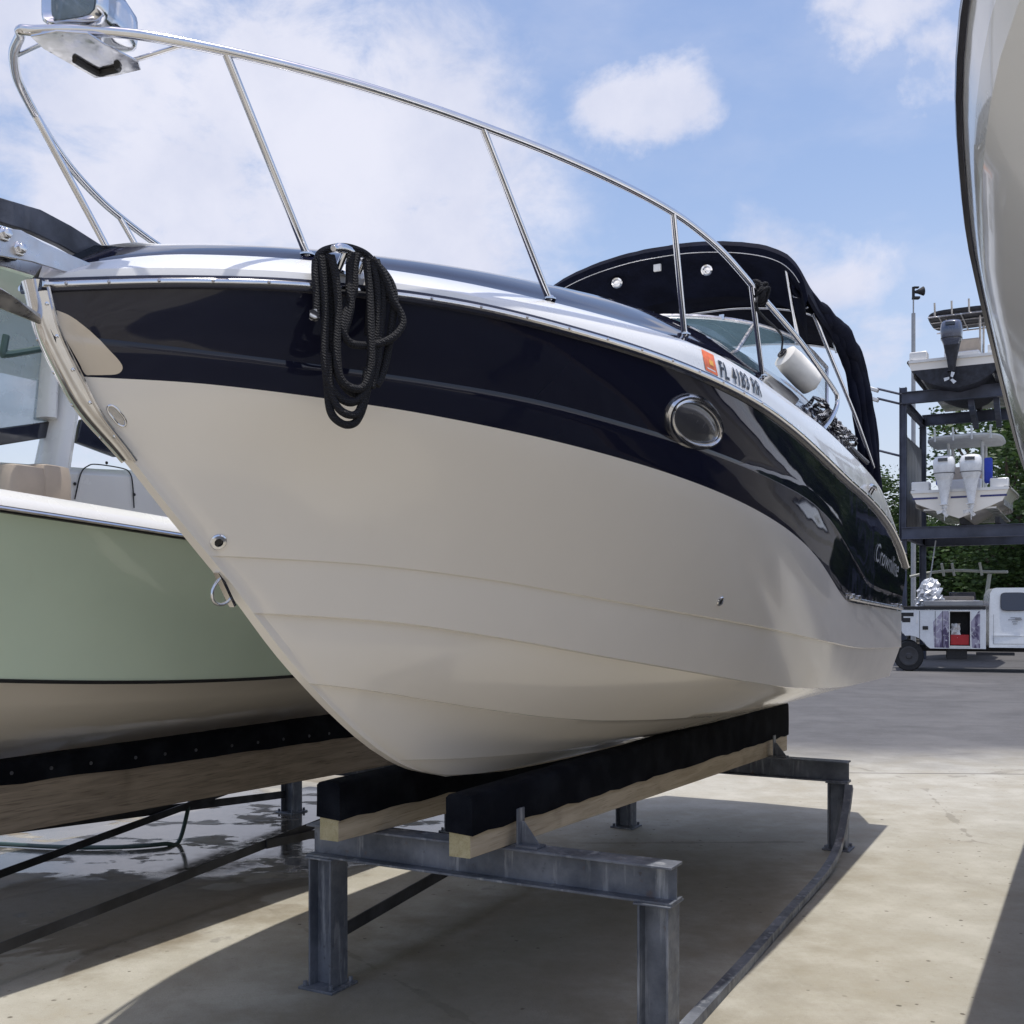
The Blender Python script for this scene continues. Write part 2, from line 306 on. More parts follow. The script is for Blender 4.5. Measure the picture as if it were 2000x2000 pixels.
# ------------------------------------------------------------------ mesh builder
def frame_z(d):
    d = Vector(d).normalized(); up = Vector((0, 0, 1)) if abs(d.z) < 0.95 else Vector((1, 0, 0))
    x = up.cross(d).normalized(); y = d.cross(x); return x, y, d
def spline(pts, n=8, closed=False):
    P = [Vector(p) for p in pts]; out = []; N = len(P)
    for i in range(N if closed else N-1):
        if closed: a, b, c, d = P[i-1], P[i], P[(i+1) % N], P[(i+2) % N]
        else:
            b, c = P[i], P[i+1]; a = P[i-1] if i else b*2-c; d = P[i+2] if i+2 < N else c*2-b
        for k in range(n):
            t = k/n
            out.append(0.5*((2*b)+(c-a)*t+(2*a-5*b+4*c-d)*t*t+(3*b-a-3*c+d)*t**3))
    if not closed: out.append(P[-1])
    return out
class MB:
    def __init__(s): s.v = []; s.f = []; s.m = []; s.mats = []
    def mi(s, mat):
        if mat not in s.mats: s.mats.append(mat)
        return s.mats.index(mat)
    def add(s, vs, fs, mat):
        o = len(s.v); i = s.mi(mat); s.v += [Vector(x) for x in vs]
        for f in fs: s.f.append([o+k for k in f]); s.m.append(i)
        return s
    def box(s, c, size, mat, R=None):
        c = Vector(c); h = Vector(size)/2; vs = []
        for dx in (-1, 1):
            for dy in (-1, 1):
                for dz in (-1, 1):
                    p = Vector((dx*h.x, dy*h.y, dz*h.z)); p = R @ p if R else p; vs.append(c+p)
        return s.add(vs, [(0, 1, 3, 2), (4, 6, 7, 5), (0, 4, 5, 1), (2, 3, 7, 6), (0, 2, 6, 4), (1, 5, 7, 3)], mat)
    def bar(s, p0, p1, wd, ht, mat, up=(0, 0, 1)):
        p0, p1 = Vector(p0), Vector(p1); d = (p1-p0).normalized(); x = Vector(up).cross(d)
        if x.length < 1e-4: x = Vector((1, 0, 0)).cross(d)
        x.normalize(); y = d.cross(x); vs = []
        for p in (p0, p1):
            for a, b in ((-1, -1), (1, -1), (1, 1), (-1, 1)): vs.append(p+x*a*wd/2+y*b*ht/2)
        return s.add(vs, [(3, 2, 1, 0), (4, 5, 6, 7), (0, 1, 5, 4), (1, 2, 6, 5), (2, 3, 7, 6), (3, 0, 4, 7)], mat)
    def profile(s, p0, p1, poly, mat, up=(0, 0, 1)):
        """extrude a 2-D outline (x sideways, y along up) from p0 to p1"""
        p0, p1 = Vector(p0), Vector(p1); d = (p1-p0).normalized(); x = Vector(up).cross(d).normalized(); y = d.cross(x); n = len(poly)
        vs = [p+x*a+y*b for p in (p0, p1) for a, b in poly]
        fs = [tuple(range(n-1, -1, -1)), tuple(range(n, 2*n))]+[(i, (i+1) % n, n+(i+1) % n, n+i) for i in range(n)]
        return s.add(vs, fs, mat)
    def ibeam(s, p0, p1, H, W, mat, tf=0.010, tw=0.008, up=(0, 0, 1)):
        a, b, t = W/2, H/2, tw/2
        poly = [(-a, -b), (a, -b), (a, -b+tf), (t, -b+tf), (t, b-tf), (a, b-tf), (a, b), (-a, b), (-a, b-tf), (-t, b-tf), (-t, -b+tf), (-a, -b+tf)]
        p0, p1 = Vector(p0), Vector(p1); d = (p1-p0).normalized(); x = Vector(up).cross(d).normalized(); y = d.cross(x); n = 12
        vs = [p+x*u_+y*v_ for p in (p0, p1) for u_, v_ in poly]
        fs = [(i, (i+1) % n, n+(i+1) % n, n+i) for i in range(n)]
        for o, rv in ((0, 1), (n, 0)):
            for q in ((0, 1, 2, 11), (5, 6, 7, 8), (10, 3, 4, 9)):
                q = tuple(o+k for k in q); fs.append(q[::-1] if rv else q)
            q = (o+10, o+11, o+2, o+3); fs.append(q[::-1] if rv else q)
            q = (o+8, o+9, o+4, o+5); fs.append(q[::-1] if rv else q)
        return s.add(vs, fs, mat)
    def tube(s, pts, r, mat, n=10, closed=False, cap=True, flat=1.0):
        P = [Vector(p) for p in pts]; N = len(P)
        if N < 2: return s
        tang = []
        for i in range(N):
            a = P[i-1] if (i or closed) else P[i]; b = P[(i+1) % N] if (i < N-1 or closed) else P[i]
            d = b-a; tang.append(d.normalized() if d.length > 1e-9 else Vector((0, 0, 1)))
        x, y, _ = frame_z(tang[0]); vs = []
        for i in range(N):
            d = tang[i]; x = x-d*x.dot(d); x.normalize(); y = d.cross(x)
            rr = r[i] if isinstance(r, (list, tuple)) else r
            for k in range(n):
                an = 2*pi*k/n; vs.append(P[i]+x*cos(an)*rr+y*sin(an)*rr*flat)
        fs = []
        for i in range(N if closed else N-1):
            for k in range(n):
                j = (i+1) % N; fs.append((i*n+k, i*n+(k+1) % n, j*n+(k+1) % n, j*n+k))
        if cap and not closed: fs += [tuple(range(n-1, -1, -1)), tuple((N-1)*n+k for k in range(n))]
        return s.add(vs, fs, mat)
    def cyl(s, p0, p1, r, mat, n=20, r1=None): return s.tube([p0, p1], [r, r if r1 is None else r1], mat, n)
    def lathe(s, prof, o, axis, mat, n=24, xdir=None, ell=1.0):
        x, y, d = frame_z(axis)
        if xdir is not None:
            x = Vector(xdir)-d*Vector(xdir).dot(d); x.normalize(); y = d.cross(x)
        o = Vector(o); vs = []; fs = []
        for r, h in prof:
            for k in range(n):
                a = 2*pi*k/n; vs.append(o+x*cos(a)*r+y*sin(a)*r*ell+d*h)
        for i in range(len(prof)-1):
            for k in range(n): fs.append((i*n+k, i*n+(k+1) % n, (i+1)*n+(k+1) % n, (i+1)*n+k))
        fs.append(tuple(range(n-1, -1, -1))); fs.append(tuple((len(prof)-1)*n+k for k in range(n)))
        return s.add(vs, fs, mat)
    def grid(s, rows, mat, cr=False, cc=False, matf=None):
        R = len(rows); C = len(rows[0]); vs = [p for r in rows for p in r]; o = len(s.v); s.v += [Vector(p) for p in vs]
        for i in range(R if cr else R-1):
            for j in range(C if cc else C-1):
                a, b = (i+1) % R, (j+1) % C
                s.f.append([o+i*C+j, o+i*C+b, o+a*C+b, o+a*C+j]); s.m.append(s.mi(matf(i, j) if matf else mat))
        return s
    def prism(s, poly, nrm, th, mat):
        """solid plate: 3-D outline pushed th along nrm"""
        P = [Vector(p) for p in poly]; nv = Vector(nrm).normalized()*th; n = len(P)
        return s.add(P+[p+nv for p in P], [tuple(range(n-1, -1, -1)), tuple(range(n, 2*n))]+[(i, (i+1) % n, n+(i+1) % n, n+i) for i in range(n)], mat)
    def build(s, name, parent=None, bevel=0.0, smooth=True, ang=38, loc=None, sub=0):
        me = bpy.data.meshes.new(name); me.from_pydata([tuple(p) for p in s.v], [], s.f)
        for m in s.mats: me.materials.append(m)
        for p, i in zip(me.polygons, s.m): p.material_index = i
        import bmesh
        bm = bmesh.new(); bm.from_mesh(me); bmesh.ops.recalc_face_normals(bm, faces=bm.faces); bm.to_mesh(me); bm.free()
        if smooth:
            for p in me.polygons: p.use_smooth = True
            me.set_sharp_from_angle(angle=radians(ang))
        me.update()
        o = bpy.data.objects.new(name, me); col.objects.link(o)
        if parent: o.parent = parent
        if loc is not None: o.location = loc
        if sub:
            md = o.modifiers.new('sub', 'SUBSURF'); md.levels = sub; md.render_levels = sub
        if bevel:
            md = o.modifiers.new('bevel', 'BEVEL'); md.width = bevel; md.segments = 2; md.limit_method = 'ANGLE'; md.angle_limit = radians(40)
        return o
def tag(o, label=None, cat=None, group=None, kind=None):
    if label: o['label'] = label
    if cat: o['category'] = cat
    if group: o['group'] = group
    if kind: o['kind'] = kind
    return o
def thing(name, label, cat, loc=(0, 0, 0), rz=0.0, group=None):
    o = bpy.data.objects.new(name, None); col.objects.link(o); o.empty_display_size = 0.2
    o.location = loc; o.rotation_euler = (0, 0, rz); return tag(o, label, cat, group)
def copy_tree(o, parent=None):
    c = o.copy(); col.objects.link(c); c.parent = parent
    for ch in list(o.children): copy_tree(ch, c)
    return c
def pchip(xs, ys):
    n = len(xs); h = [xs[i+1]-xs[i] for i in range(n-1)]; d = [(ys[i+1]-ys[i])/h[i] for i in range(n-1)]
    m = [d[0]]+[0.0]*(n-2)+[d[-1]]
    for i in range(1, n-1):
        if d[i-1]*d[i] > 0:
            w1, w2 = 2*h[i]+h[i-1], h[i]+2*h[i-1]; m[i] = (w1+w2)/(w1/d[i-1]+w2/d[i])
    def f(x):
        if x <= xs[0]: return ys[0]+m[0]*(x-xs[0])
        if x >= xs[-1]: return ys[-1]+m[-1]*(x-xs[-1])
        i = max(k for k in range(n-1) if xs[k] <= x); t = (x-xs[i])/h[i]
        return ((1+2*t)*(1-t)**2*ys[i]+t*(1-t)**2*h[i]*m[i]+t*t*(3-2*t)*ys[i+1]+t*t*(t-1)*h[i]*m[i+1])
    return f
def half_breadth(s0, L, bm, p, aft, s1, rnd=0.0):
    def b(s):
        x = (s-s0)/L
        if x <= 0: return 0.02
        r = bm*(1-(1-min(x, 1))**p)
        if x > 1: r -= aft*((s-s0-L)/(s1-s0-L))**2
        if rnd: r = r+rnd*sqrt(max(0, 1-max(0, 1-(s-s0)/0.35)**2))*(1-min(x, 1)*0.6)
        return max(r, 0.02)
    return b

# ------------------------------------------------------------------ ground
def ground_mat():
    m, nt, b = new_mat('worn_concrete'); k = NB(nt); v = k.coord()
    X, Y, _ = k.xyz(v)
    n0 = k.noise(v, 0.55, 8, 0.6); n1 = k.noise(v, 2.4, 9, 0.65); n2 = k.noise(v, 14, 8, 0.65); n3 = k.noise(v, 90, 5, 0.6)
    c = k.mix(k.ramp(n0, 0.32, 0.68), (0.315, 0.287, 0.222), (0.375, 0.355, 0.30))
    c = k.mix(k.ramp(n1, 0.40, 0.72, 0, 0.55), c, (0.52, 0.50, 0.44))
    c = k.mix(k.ramp(n1, 0.30, 0.46, 0.3, 0), c, (0.31, 0.265, 0.18))
    c = k.mix(k.ramp(n2, 0.56, 0.78, 0, 0.35), c, (0.27, 0.25, 0.215))
    c = k.mix(k.ramp(n3, 0.5, 0.8, 0, 0.25), c, (0.30, 0.285, 0.25))
    n4 = k.noise(v, 38, 7, 0.7)
    c = k.mix(k.ramp(n4, 0.55, 0.72, 0, 0.45), c, (0.20, 0.185, 0.155)); c = k.mix(k.ramp(n4, 0.42, 0.28, 0, 0.35), c, (0.50, 0.48, 0.43))
    c = k.mix(k.ramp(k.noise(k.coord(scale=(1, 0.6, 1)), 1.15, 8, 0.7, 0.4), 0.54, 0.72, 0, 0.32), c, (0.225, 0.205, 0.165))
    # small dark spots and chips
    sp = k.voronoi(v, 3.1, flat=True); gate = k.noise(v, 1.1, 3)
    spot = k.math('MULTIPLY', k.ramp(k.math('ADD', sp, k.math('MULTIPLY', n2, 0.22)), 0.145, 0.115), k.ramp(k.noise(v, 1.7, 4), 0.56, 0.62))
    c = k.mix(k.math('MULTIPLY', spot, 0.85), c, (0.055, 0.045, 0.035))
    sp2 = k.voronoi(v, 11, flat=True); spot2 = k.math('MULTIPLY', k.ramp(k.math('ADD', sp2, k.math('MULTIPLY', n2, 0.22)), 0.17, 0.12), k.ramp(k.noise(v, 2.1, 5), 0.60, 0.68))
    c = k.mix(k.math('MULTIPLY', spot2, 0.4), c, (0.10, 0.085, 0.065))
    sp3 = k.voronoi(v, 4.6, flat=True); g3 = k.noise(v, 0.7, 5)
    c = k.mix(k.math('MULTIPLY', k.math('MULTIPLY', k.ramp(k.math('ADD', sp3, k.math('MULTIPLY', k.math('SUBTRACT', n2, 0.5), 0.20)), 0.05, 0.025), k.ramp(g3, 0.50, 0.58)), 0.85), c, (0.075, 0.06, 0.042))
    n5 = k.noise(v, 260, 3, 0.7)
    c = k.mix(k.ramp(n5, 0.56, 0.66, 0, 0.4), c, (0.22, 0.205, 0.175)); c = k.mix(k.ramp(n5, 0.44, 0.34, 0, 0.35), c, (0.52, 0.50, 0.45))
    # hairline cracks
    cr = k.voronoi(k.coord(scale=(0.22, 0.22, 0.22)), 1.0, 'DISTANCE_TO_EDGE')
    crk = k.math('MULTIPLY', k.ramp(k.math('ADD', cr, k.math('MULTIPLY', k.math('SUBTRACT', n1, 0.5), 0.05)), 0.004, 0.0015), k.ramp(gate, 0.40, 0.5))
    c = k.mix(k.math('MULTIPLY', crk, 0.35), c, (0.10, 0.085, 0.06))
    # greyer travel lane beyond the stands, worn into streaks across
    st = k.math('ADD', k.math('MULTIPLY', k.noise(k.coord(scale=(0.85, 1.1, 1)), 1.5, 9, 0.7, 0.4), 0.7), k.math('MULTIPLY', k.noise(v, 3.5, 8, 0.7), 0.3))
    edge = k.math('ADD', Y, k.math('MULTIPLY', k.math('SUBTRACT', n0, 0.5), 3.0))
    lane = k.mix(k.ramp(st, 0.3, 0.7), (0.042, 0.041, 0.045), (0.085, 0.083, 0.088))
    lane = k.mix(k.ramp(n2, 0.5, 0.75, 0, 0.4), lane, (0.11, 0.11, 0.12))
    lane = k.mix(k.ramp(k.noise(v, 0.25, 4), 0.5, 0.7, 0, 0.5), lane, (0.135, 0.13, 0.132))
    lf = k.ramp(edge, 10.8, 14.0)
    c = k.mix(k.math('MULTIPLY', lf, 0.92), c, lane)
    joint = k.math('ABSOLUTE', k.math('SUBTRACT', k.math('ADD', Y, k.math('MULTIPLY', X, 0.05)), 11.35))
    c = k.mix(k.ramp(k.math('ADD', joint, k.math('MULTIPLY', n3, 0.012)), 0.030, 0.016), c, (0.08, 0.07, 0.06))
    # damp and standing water under the green boat and below the wash-down; painted shade under the cruiser
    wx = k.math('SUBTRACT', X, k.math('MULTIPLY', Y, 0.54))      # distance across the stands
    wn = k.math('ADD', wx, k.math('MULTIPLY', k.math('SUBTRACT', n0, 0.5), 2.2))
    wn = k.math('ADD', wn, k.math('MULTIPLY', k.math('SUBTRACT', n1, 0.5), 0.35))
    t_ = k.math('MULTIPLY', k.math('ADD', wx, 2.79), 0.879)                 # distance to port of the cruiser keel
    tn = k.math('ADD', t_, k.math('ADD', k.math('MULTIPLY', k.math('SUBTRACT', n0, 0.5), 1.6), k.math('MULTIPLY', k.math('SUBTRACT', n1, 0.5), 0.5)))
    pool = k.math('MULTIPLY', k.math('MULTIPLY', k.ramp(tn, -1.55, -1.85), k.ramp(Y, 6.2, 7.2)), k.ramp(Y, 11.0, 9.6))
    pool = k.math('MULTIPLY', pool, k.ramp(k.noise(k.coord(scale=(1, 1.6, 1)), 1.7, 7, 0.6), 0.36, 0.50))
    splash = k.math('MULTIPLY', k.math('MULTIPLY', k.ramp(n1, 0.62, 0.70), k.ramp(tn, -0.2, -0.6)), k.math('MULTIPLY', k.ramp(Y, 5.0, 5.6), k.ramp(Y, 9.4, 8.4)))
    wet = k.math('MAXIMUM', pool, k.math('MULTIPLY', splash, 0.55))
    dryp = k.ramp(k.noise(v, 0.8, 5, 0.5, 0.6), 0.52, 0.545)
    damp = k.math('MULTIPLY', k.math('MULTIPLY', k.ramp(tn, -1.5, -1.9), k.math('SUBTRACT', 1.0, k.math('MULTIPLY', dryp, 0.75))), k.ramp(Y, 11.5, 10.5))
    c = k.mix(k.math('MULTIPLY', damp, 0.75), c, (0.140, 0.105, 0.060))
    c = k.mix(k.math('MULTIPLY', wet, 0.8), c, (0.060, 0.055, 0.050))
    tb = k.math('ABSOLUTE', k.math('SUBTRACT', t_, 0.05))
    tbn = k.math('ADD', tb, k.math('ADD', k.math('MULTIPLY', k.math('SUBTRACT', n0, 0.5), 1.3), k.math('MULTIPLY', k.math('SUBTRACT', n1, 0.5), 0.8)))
    under = k.math('MULTIPLY', k.ramp(tbn, 1.25, 0.35), k.ramp(Y, 9.0, 6.5))  # shade below the cruiser painted into the concrete colour, mixed with drip damp
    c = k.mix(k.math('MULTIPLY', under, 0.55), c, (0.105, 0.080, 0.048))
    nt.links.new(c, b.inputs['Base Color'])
    rgh = k.math('SUBTRACT', k.ramp(n2, 0.3, 0.7, 0.74, 0.9), k.math('MULTIPLY', k.ramp(wet, 0.35, 0.9), 0.72))
    nt.links.new(rgh, b.inputs['Roughness'])
    bm_ = k.math('MULTIPLY', k.math('ADD', n3, k.math('MULTIPLY', n2, 0.8)), k.ramp(wet, 0.3, 0.9, 1.0, 0.08))
    nt.links.new(k.bump(bm_, 0.35, 0.006), b.inputs['Normal'])
    return m
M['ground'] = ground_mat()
def ground():
    g = MB(); xs = [-900, -200, -60, -20, -8, 0, 8, 20, 60, 200, 900]; ys = [-300, -60, -10, 0, 6, 12, 24, 48, 90, 300, 1500]
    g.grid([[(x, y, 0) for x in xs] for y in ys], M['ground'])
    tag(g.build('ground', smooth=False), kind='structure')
ground()

# ------------------------------------------------------------------ the navy and white cruiser
LEN = 5.3
stem_z = [2.552, 2.455, 2.337, 2.261, 2.143, 1.995, 1.866, 1.791, 1.686, 1.514, 1.298, 1.139, 1.047, 0.978]
stem_s = [-1.655, -1.625, -1.553, -1.493, -1.345, -1.178, -1.025, -0.937, -0.826, -0.636, -0.349, -0.090, 0.124, 0.400]
bA = half_breadth(-1.655, 3.9, 1.22, 3.3, 0.06, LEN); bB = half_breadth(-1.553, 3.9, 1.17, 2.4, 0.04, LEN)
bC1 = half_breadth(-1.03, 4.0, 1.12, 1.8, 0, LEN); bC2 = half_breadth(-0.835, 3.9, 1.02, 1.8, 0, LEN)
bC3 = half_breadth(-0.55, 3.7, 0.66, 1.6, 0, LEN, 0.02); bC4 = half_breadth(0.0, 3.4, 0.33, 1.5, 0, LEN, 0.045); bC5 = half_breadth(0.18, 3.2, 0.13, 1.4, 0, LEN, 0.045)
zA = pchip([-1.655, -1.375, -1.10, -0.72, -0.25, 0.16, 0.93, 1.45, 1.98, 2.68, 3.42, 4.22, 4.89, 5.3],
           [2.552, 2.598, 2.626, 2.638, 2.624, 2.611, 2.578, 2.542, 2.497, 2.435, 2.385, 2.298, 2.165, 2.03])
zB = pchip([-1.516, -1.23, -0.78, -0.36, 0.24, 0.78, 1.32, 1.84, 2.28, 2.63, 2.90, 3.02, 3.8, 5.3],
           [2.337, 2.349, 2.338, 2.314, 2.265, 2.210, 2.142, 2.058, 1.962, 1.856, 1.772, 1.748, 1.724, 1.683])
zG = pchip([-1.58, -0.85, -0.45, 0.24, 0.69, 1.33, 1.94, 2.4, 2.79, 3.3, 3.75, 5.3], [2.42, 2.412, 2.405, 2.366, 2.338, 2.296, 2.252, 2.19, 2.10, 1.965, 1.868, 1.80])
zC1 = pchip([-1.03, -0.59, -0.04, 0.33, 0.87, 1.68, 2.64, 3.68, 5.3], [1.868, 1.856, 1.811, 1.766, 1.704, 1.619, 1.520, 1.447, 1.40])
zC2 = pchip([-0.835, -0.38, 0.08, 0.70, 1.24, 1.70, 2.45, 3.9, 5.3], [1.687, 1.655, 1.593, 1.494, 1.414, 1.349, 1.262, 1.19, 1.17])
zC3 = pchip([-0.55, -0.335, 0.26, 0.70, 1.15, 1.91, 2.9, 5.3], [1.438, 1.404, 1.294, 1.223, 1.172, 1.125, 1.09, 1.07])
zC4 = pchip([0.0, 0.51, 1.16, 1.98, 5.3], [1.099, 1.055, 1.018, 0.995, 0.975])
zC5 = pchip([0.18, 0.35, 0.7, 1.2, 2.0, 5.3], [1.032, 0.996, 0.966, 0.952, 0.938, 0.922])
zK = pchip([0.40, 1.0, 2.0, 5.3], [0.978, 0.932, 0.905, 0.89])
zD1 = pchip([-1.60, -1.3, -0.9, -0.5, 0.0, 0.6, 1.04, 1.58, 2.33, 3.09, 4.2, 5.3], [2.61, 2.695, 2.732, 2.742, 2.742, 2.744, 2.731, 2.709, 2.690, 2.648, 2.56, 2.2])
zD2 = pchip([-1.45, -1.2, -0.9, -0.5, 0.0, 0.5, 1.2, 2.0, 2.8, 3.3, 4.2, 5.3], [2.71, 2.775, 2.820, 2.855, 2.89, 2.928, 2.972, 3.004, 3.012, 2.99, 2.86, 2.4])
def bG(s):
    f = (zG(s)-zB(s))/max(zA(s)-zB(s), 0.05); return bB(s)+(bA(s)-bB(s))*min(max(f, 0.0), 1.0)
boat = thing('motor_cruiser', 'navy and white cabin cruiser with chrome bow rail, filling the middle of the yard', 'boat', P0, ROT)
NW = 96
def sw(j, s0): return s0+(LEN-s0)*(j/NW)**1.55
def row(s0, bf, zf, dt=0.0, dz=0.0, side=1):
    out = []
    for j in range(NW+1):
        s = sw(j, s0); out.append(Vector((s, -side*max(bf(s)+dt*min(1, j/6), 0.0), zf(s)+dz*min(1, j/6))))
    return out
def between(r0, r1, n, bulge=0.0):
    """n rows strictly between r0 and r1, pushed out (or in) sideways by bulge"""
    out = []
    for q in range(1, n+1):
        x = q/(n+1); R = []
        for j, (a, b) in enumerate(zip(r0, r1)):
            p = a.lerp(b, x); k = bulge(j/NW) if callable(bulge) else bulge
            sg = -1 if (a.y+b.y) < 0 else 1
            p.y += sg*k*4*x*(1-x)*min(1, abs(a.y+b.y)*2); R.append(p)
        out.append(R)
    return out
def hull_rows(side):
    K = row(0.40, lambda s: 0.012*min(1, (s-0.4)*3), zK, side=side); c5 = row(0.18, bC5, zC5, side=side)
    c4 = row(0.0, bC4, zC4, side=side); c4b = row(0.0, bC4, zC4, 0.012, 0.002, side)
    c3 = row(-0.55, bC3, zC3, side=side); c3b = row(-0.55, bC3, zC3, 0.020, 0.002, side)
    c2 = row(-0.835, bC2, zC2, side=side); c2b = row(-0.835, bC2, zC2, 0.020, 0.003, side)
    c1 = row(-1.03, bC1, zC1, -0.002, 0, side); c1b = row(-1.03, bC1, zC1, 0.009, 0.003, side)
    b_ = row(-1.553, bB, zB, side=side); a_ = row(-1.655, bA, zA, side=side)
    g1 = row(-1.603, bG, zG, 0.0, 0, side); g2 = row(-1.603, bG, zG, 0.0008, 0.003, side); g3 = row(-1.603, bG, zG, 0.0, 0.02, side)
    flare = lambda x: -0.035*max(0, 1-x*1.5)
    R = [K]+between(K, c5, 2)+[c5]+between(c5, c4, 3)+[c4, c4b]+between(c4b, c3, 5, 0.004)+[c3, c3b]+between(c3b, c2, 4, lambda x: 0.03*(1-x))+[c2, c2b]
    R += between(c2b, c1, 3)+[c1, c1b]+between(c1b, b_, 7, flare)
    nb = len(R); R += [b_]+between(b_, g1, 3)+[g1, g2, g3]+between(g3, a_, 5, 0.006)+[a_]
    return R, nb
STEM = pchip(stem_z[::-1], stem_s[::-1])
def fair_stem(R):
    for r in R:
        if r[0].z < 0.979: continue
        d = STEM(r[0].z)-r[0].x
        for j in range(0, 40): r[j].x += d*(1-j/40)**2
    return R
def make_hull():
    p, nb = hull_rows(1); q, _ = hull_rows(-1); p, q = fair_stem(p), fair_stem(q); h = MB(); n = len(p)
    mf = lambda i, j: M['gel_navy'] if i >= nb else M['gel_white']
    h.grid(p, None, matf=mf); h.grid([r[::-1] for r in q], None, matf=mf)
    for i in range(n-1):                                            # stem strip closing port to starboard
        h.add([p[i][0], p[i+1][0], q[i+1][0], q[i][0]], [(0, 1, 2, 3)], mf(i, 0))
    e = [r[-1] for r in p]; g = [r[-1] for r in q]                  # transom
    for i in range(n-1): h.add([e[i], e[i+1], g[i+1], g[i]], [(0, 1, 2, 3)], mf(i, 0))
    return h
hull_mb = make_hull()
bvh = BVHTree.FromPolygons([tuple(v) for v in hull_mb.v], hull_mb.f)
hull = hull_mb.build('hull', boat, ang=24)
def to_local(p): return Matrix.Rotation(-ROT, 3, 'Z') @ (Vector(p)-P0)
CAML = to_local((0, 0, EYE))
def on_hull(px, py, tree=None, lift=0.002):
    d = Matrix.Rotation(-ROT, 3, 'Z') @ Vector(((px-1000)/F, 1, -(py-YH)/F)); d.normalize()
    loc, nrm, _, dist = (tree or bvh).ray_cast(CAML, d)
    if loc is None: return None, None
    if nrm.dot(d) > 0: nrm = -nrm
    return loc+nrm*lift, nrm

# deck: white edge moulding, navy side deck, crowned cabin top
def d1_in(s): return 0.13-0.085*min(1, max(0, (s+0.6)/1.0))
def deck_rows(side):
    a0 = row(-1.655, bA, zA, 0.004, 0.012, side); a1 = row(-1.655, bA, zA, -0.004, 0.04, side)
    d1 = row(-1.62, lambda s: max(bA(s)-d1_in(s), 0.0), lambda s: zD1(s)+0.24*(d1_in(s)-0.08), side=side); d1b = row(-1.60, lambda s: max(bA(s)-d1_in(s)-0.014, 0.0), lambda s: zD1(s)+0.24*(d1_in(s)-0.08), 0, 0.006, side)
    d2 = row(-1.45, lambda s: max(bA(s)-0.34, 0.0), lambda s: zD2(s)+0.01, side=side); d2b = row(-1.40, lambda s: max(bA(s)-0.40, 0), lambda s: zD2(s)+0.01, 0, 0.012, side)
    mid = row(-1.2, lambda s: max(bA(s)-0.40, 0)*0.5, lambda s: zD2(s)+0.04*min(1, max(0, s+1.3)), side=side)
    cl = row(-1.2, lambda s: 0.0, lambda s: zD2(s)+0.055*min(1, max(0, s+1.3)), side=side)
    R = [a0]+[a1]+between(a1, d1, 3, 0.012)+[d1]; nd = len(R)-1
    R += [d1b]+between(d1b, d2, 4, 0.022); nt_ = len(R); R += [d2, d2b, mid, cl]
    return R, nd, nt_
def make_deck():
    d = MB()
    for side in (1, -1):
        R, nd, nt_ = deck_rows(side)
        d.grid(R, None, matf=lambda i, j: M['gel_deck'] if i < nd or i >= nt_ else M['gel_navy'])
        e = [r[-1] for r in R]
        d.add(e+[Vector((LEN, 0, 1.95)), Vector((LEN, e[0].y, 2.0))], [tuple(range(len(e)+2))], M['gel_deck'])
    return d
deck_mb = make_deck(); deck_bvh = BVHTree.FromPolygons([tuple(v) for v in deck_mb.v], deck_mb.f)
deck = deck_mb.build('deck', boat, ang=30)

def both(path): return [path, [Vector((p.x, -p.y, p.z)) for p in path]]
def edge_path(dt, dz, s0=-1.655, s1=LEN, n=90, side=1):
    L = []
    for j in range(n+1):
        s = s0+(s1-s0)*(j/n)**1.4; L.append(Vector((s, -side*(bA(s)+dt), zA(s)+dz)))
    return L
def make_rub_rail():
    r = MB(); ins = MB()
    for path, tb, mat, rows_ in ((r, None, M['rail_vinyl'], [(0.0, -0.019), (0.018, -0.016), (0.024, -0.008), (0.024, 0.006), (0.018, 0.017), (0.0, 0.020)]),
                                (ins, None, M['steel'], [(0.0225, -0.009), (0.031, -0.005), (0.0325, 0.0), (0.031, 0.005), (0.0225, 0.009)])):
        L = [edge_path(a, b, side=1) for a, b in rows_]; Q = [edge_path(a, b, side=-1) for a, b in rows_]
        path.grid([q[::-1]+p for p, q in zip(L, Q)], mat)
    for side in (1, -1):                                            # screw heads
        for p in edge_path(0.033, 0, n=36, side=side)[1:]: ins.lathe([(0.005, -0.002), (0.0045, 0.002), (0.002, 0.0032)], p, (0, -side, 0), M['steel_dull'], 8)
    o = r.build('rub_rail', boat); ins.build('metal_insert', o); return o
make_rub_rail()

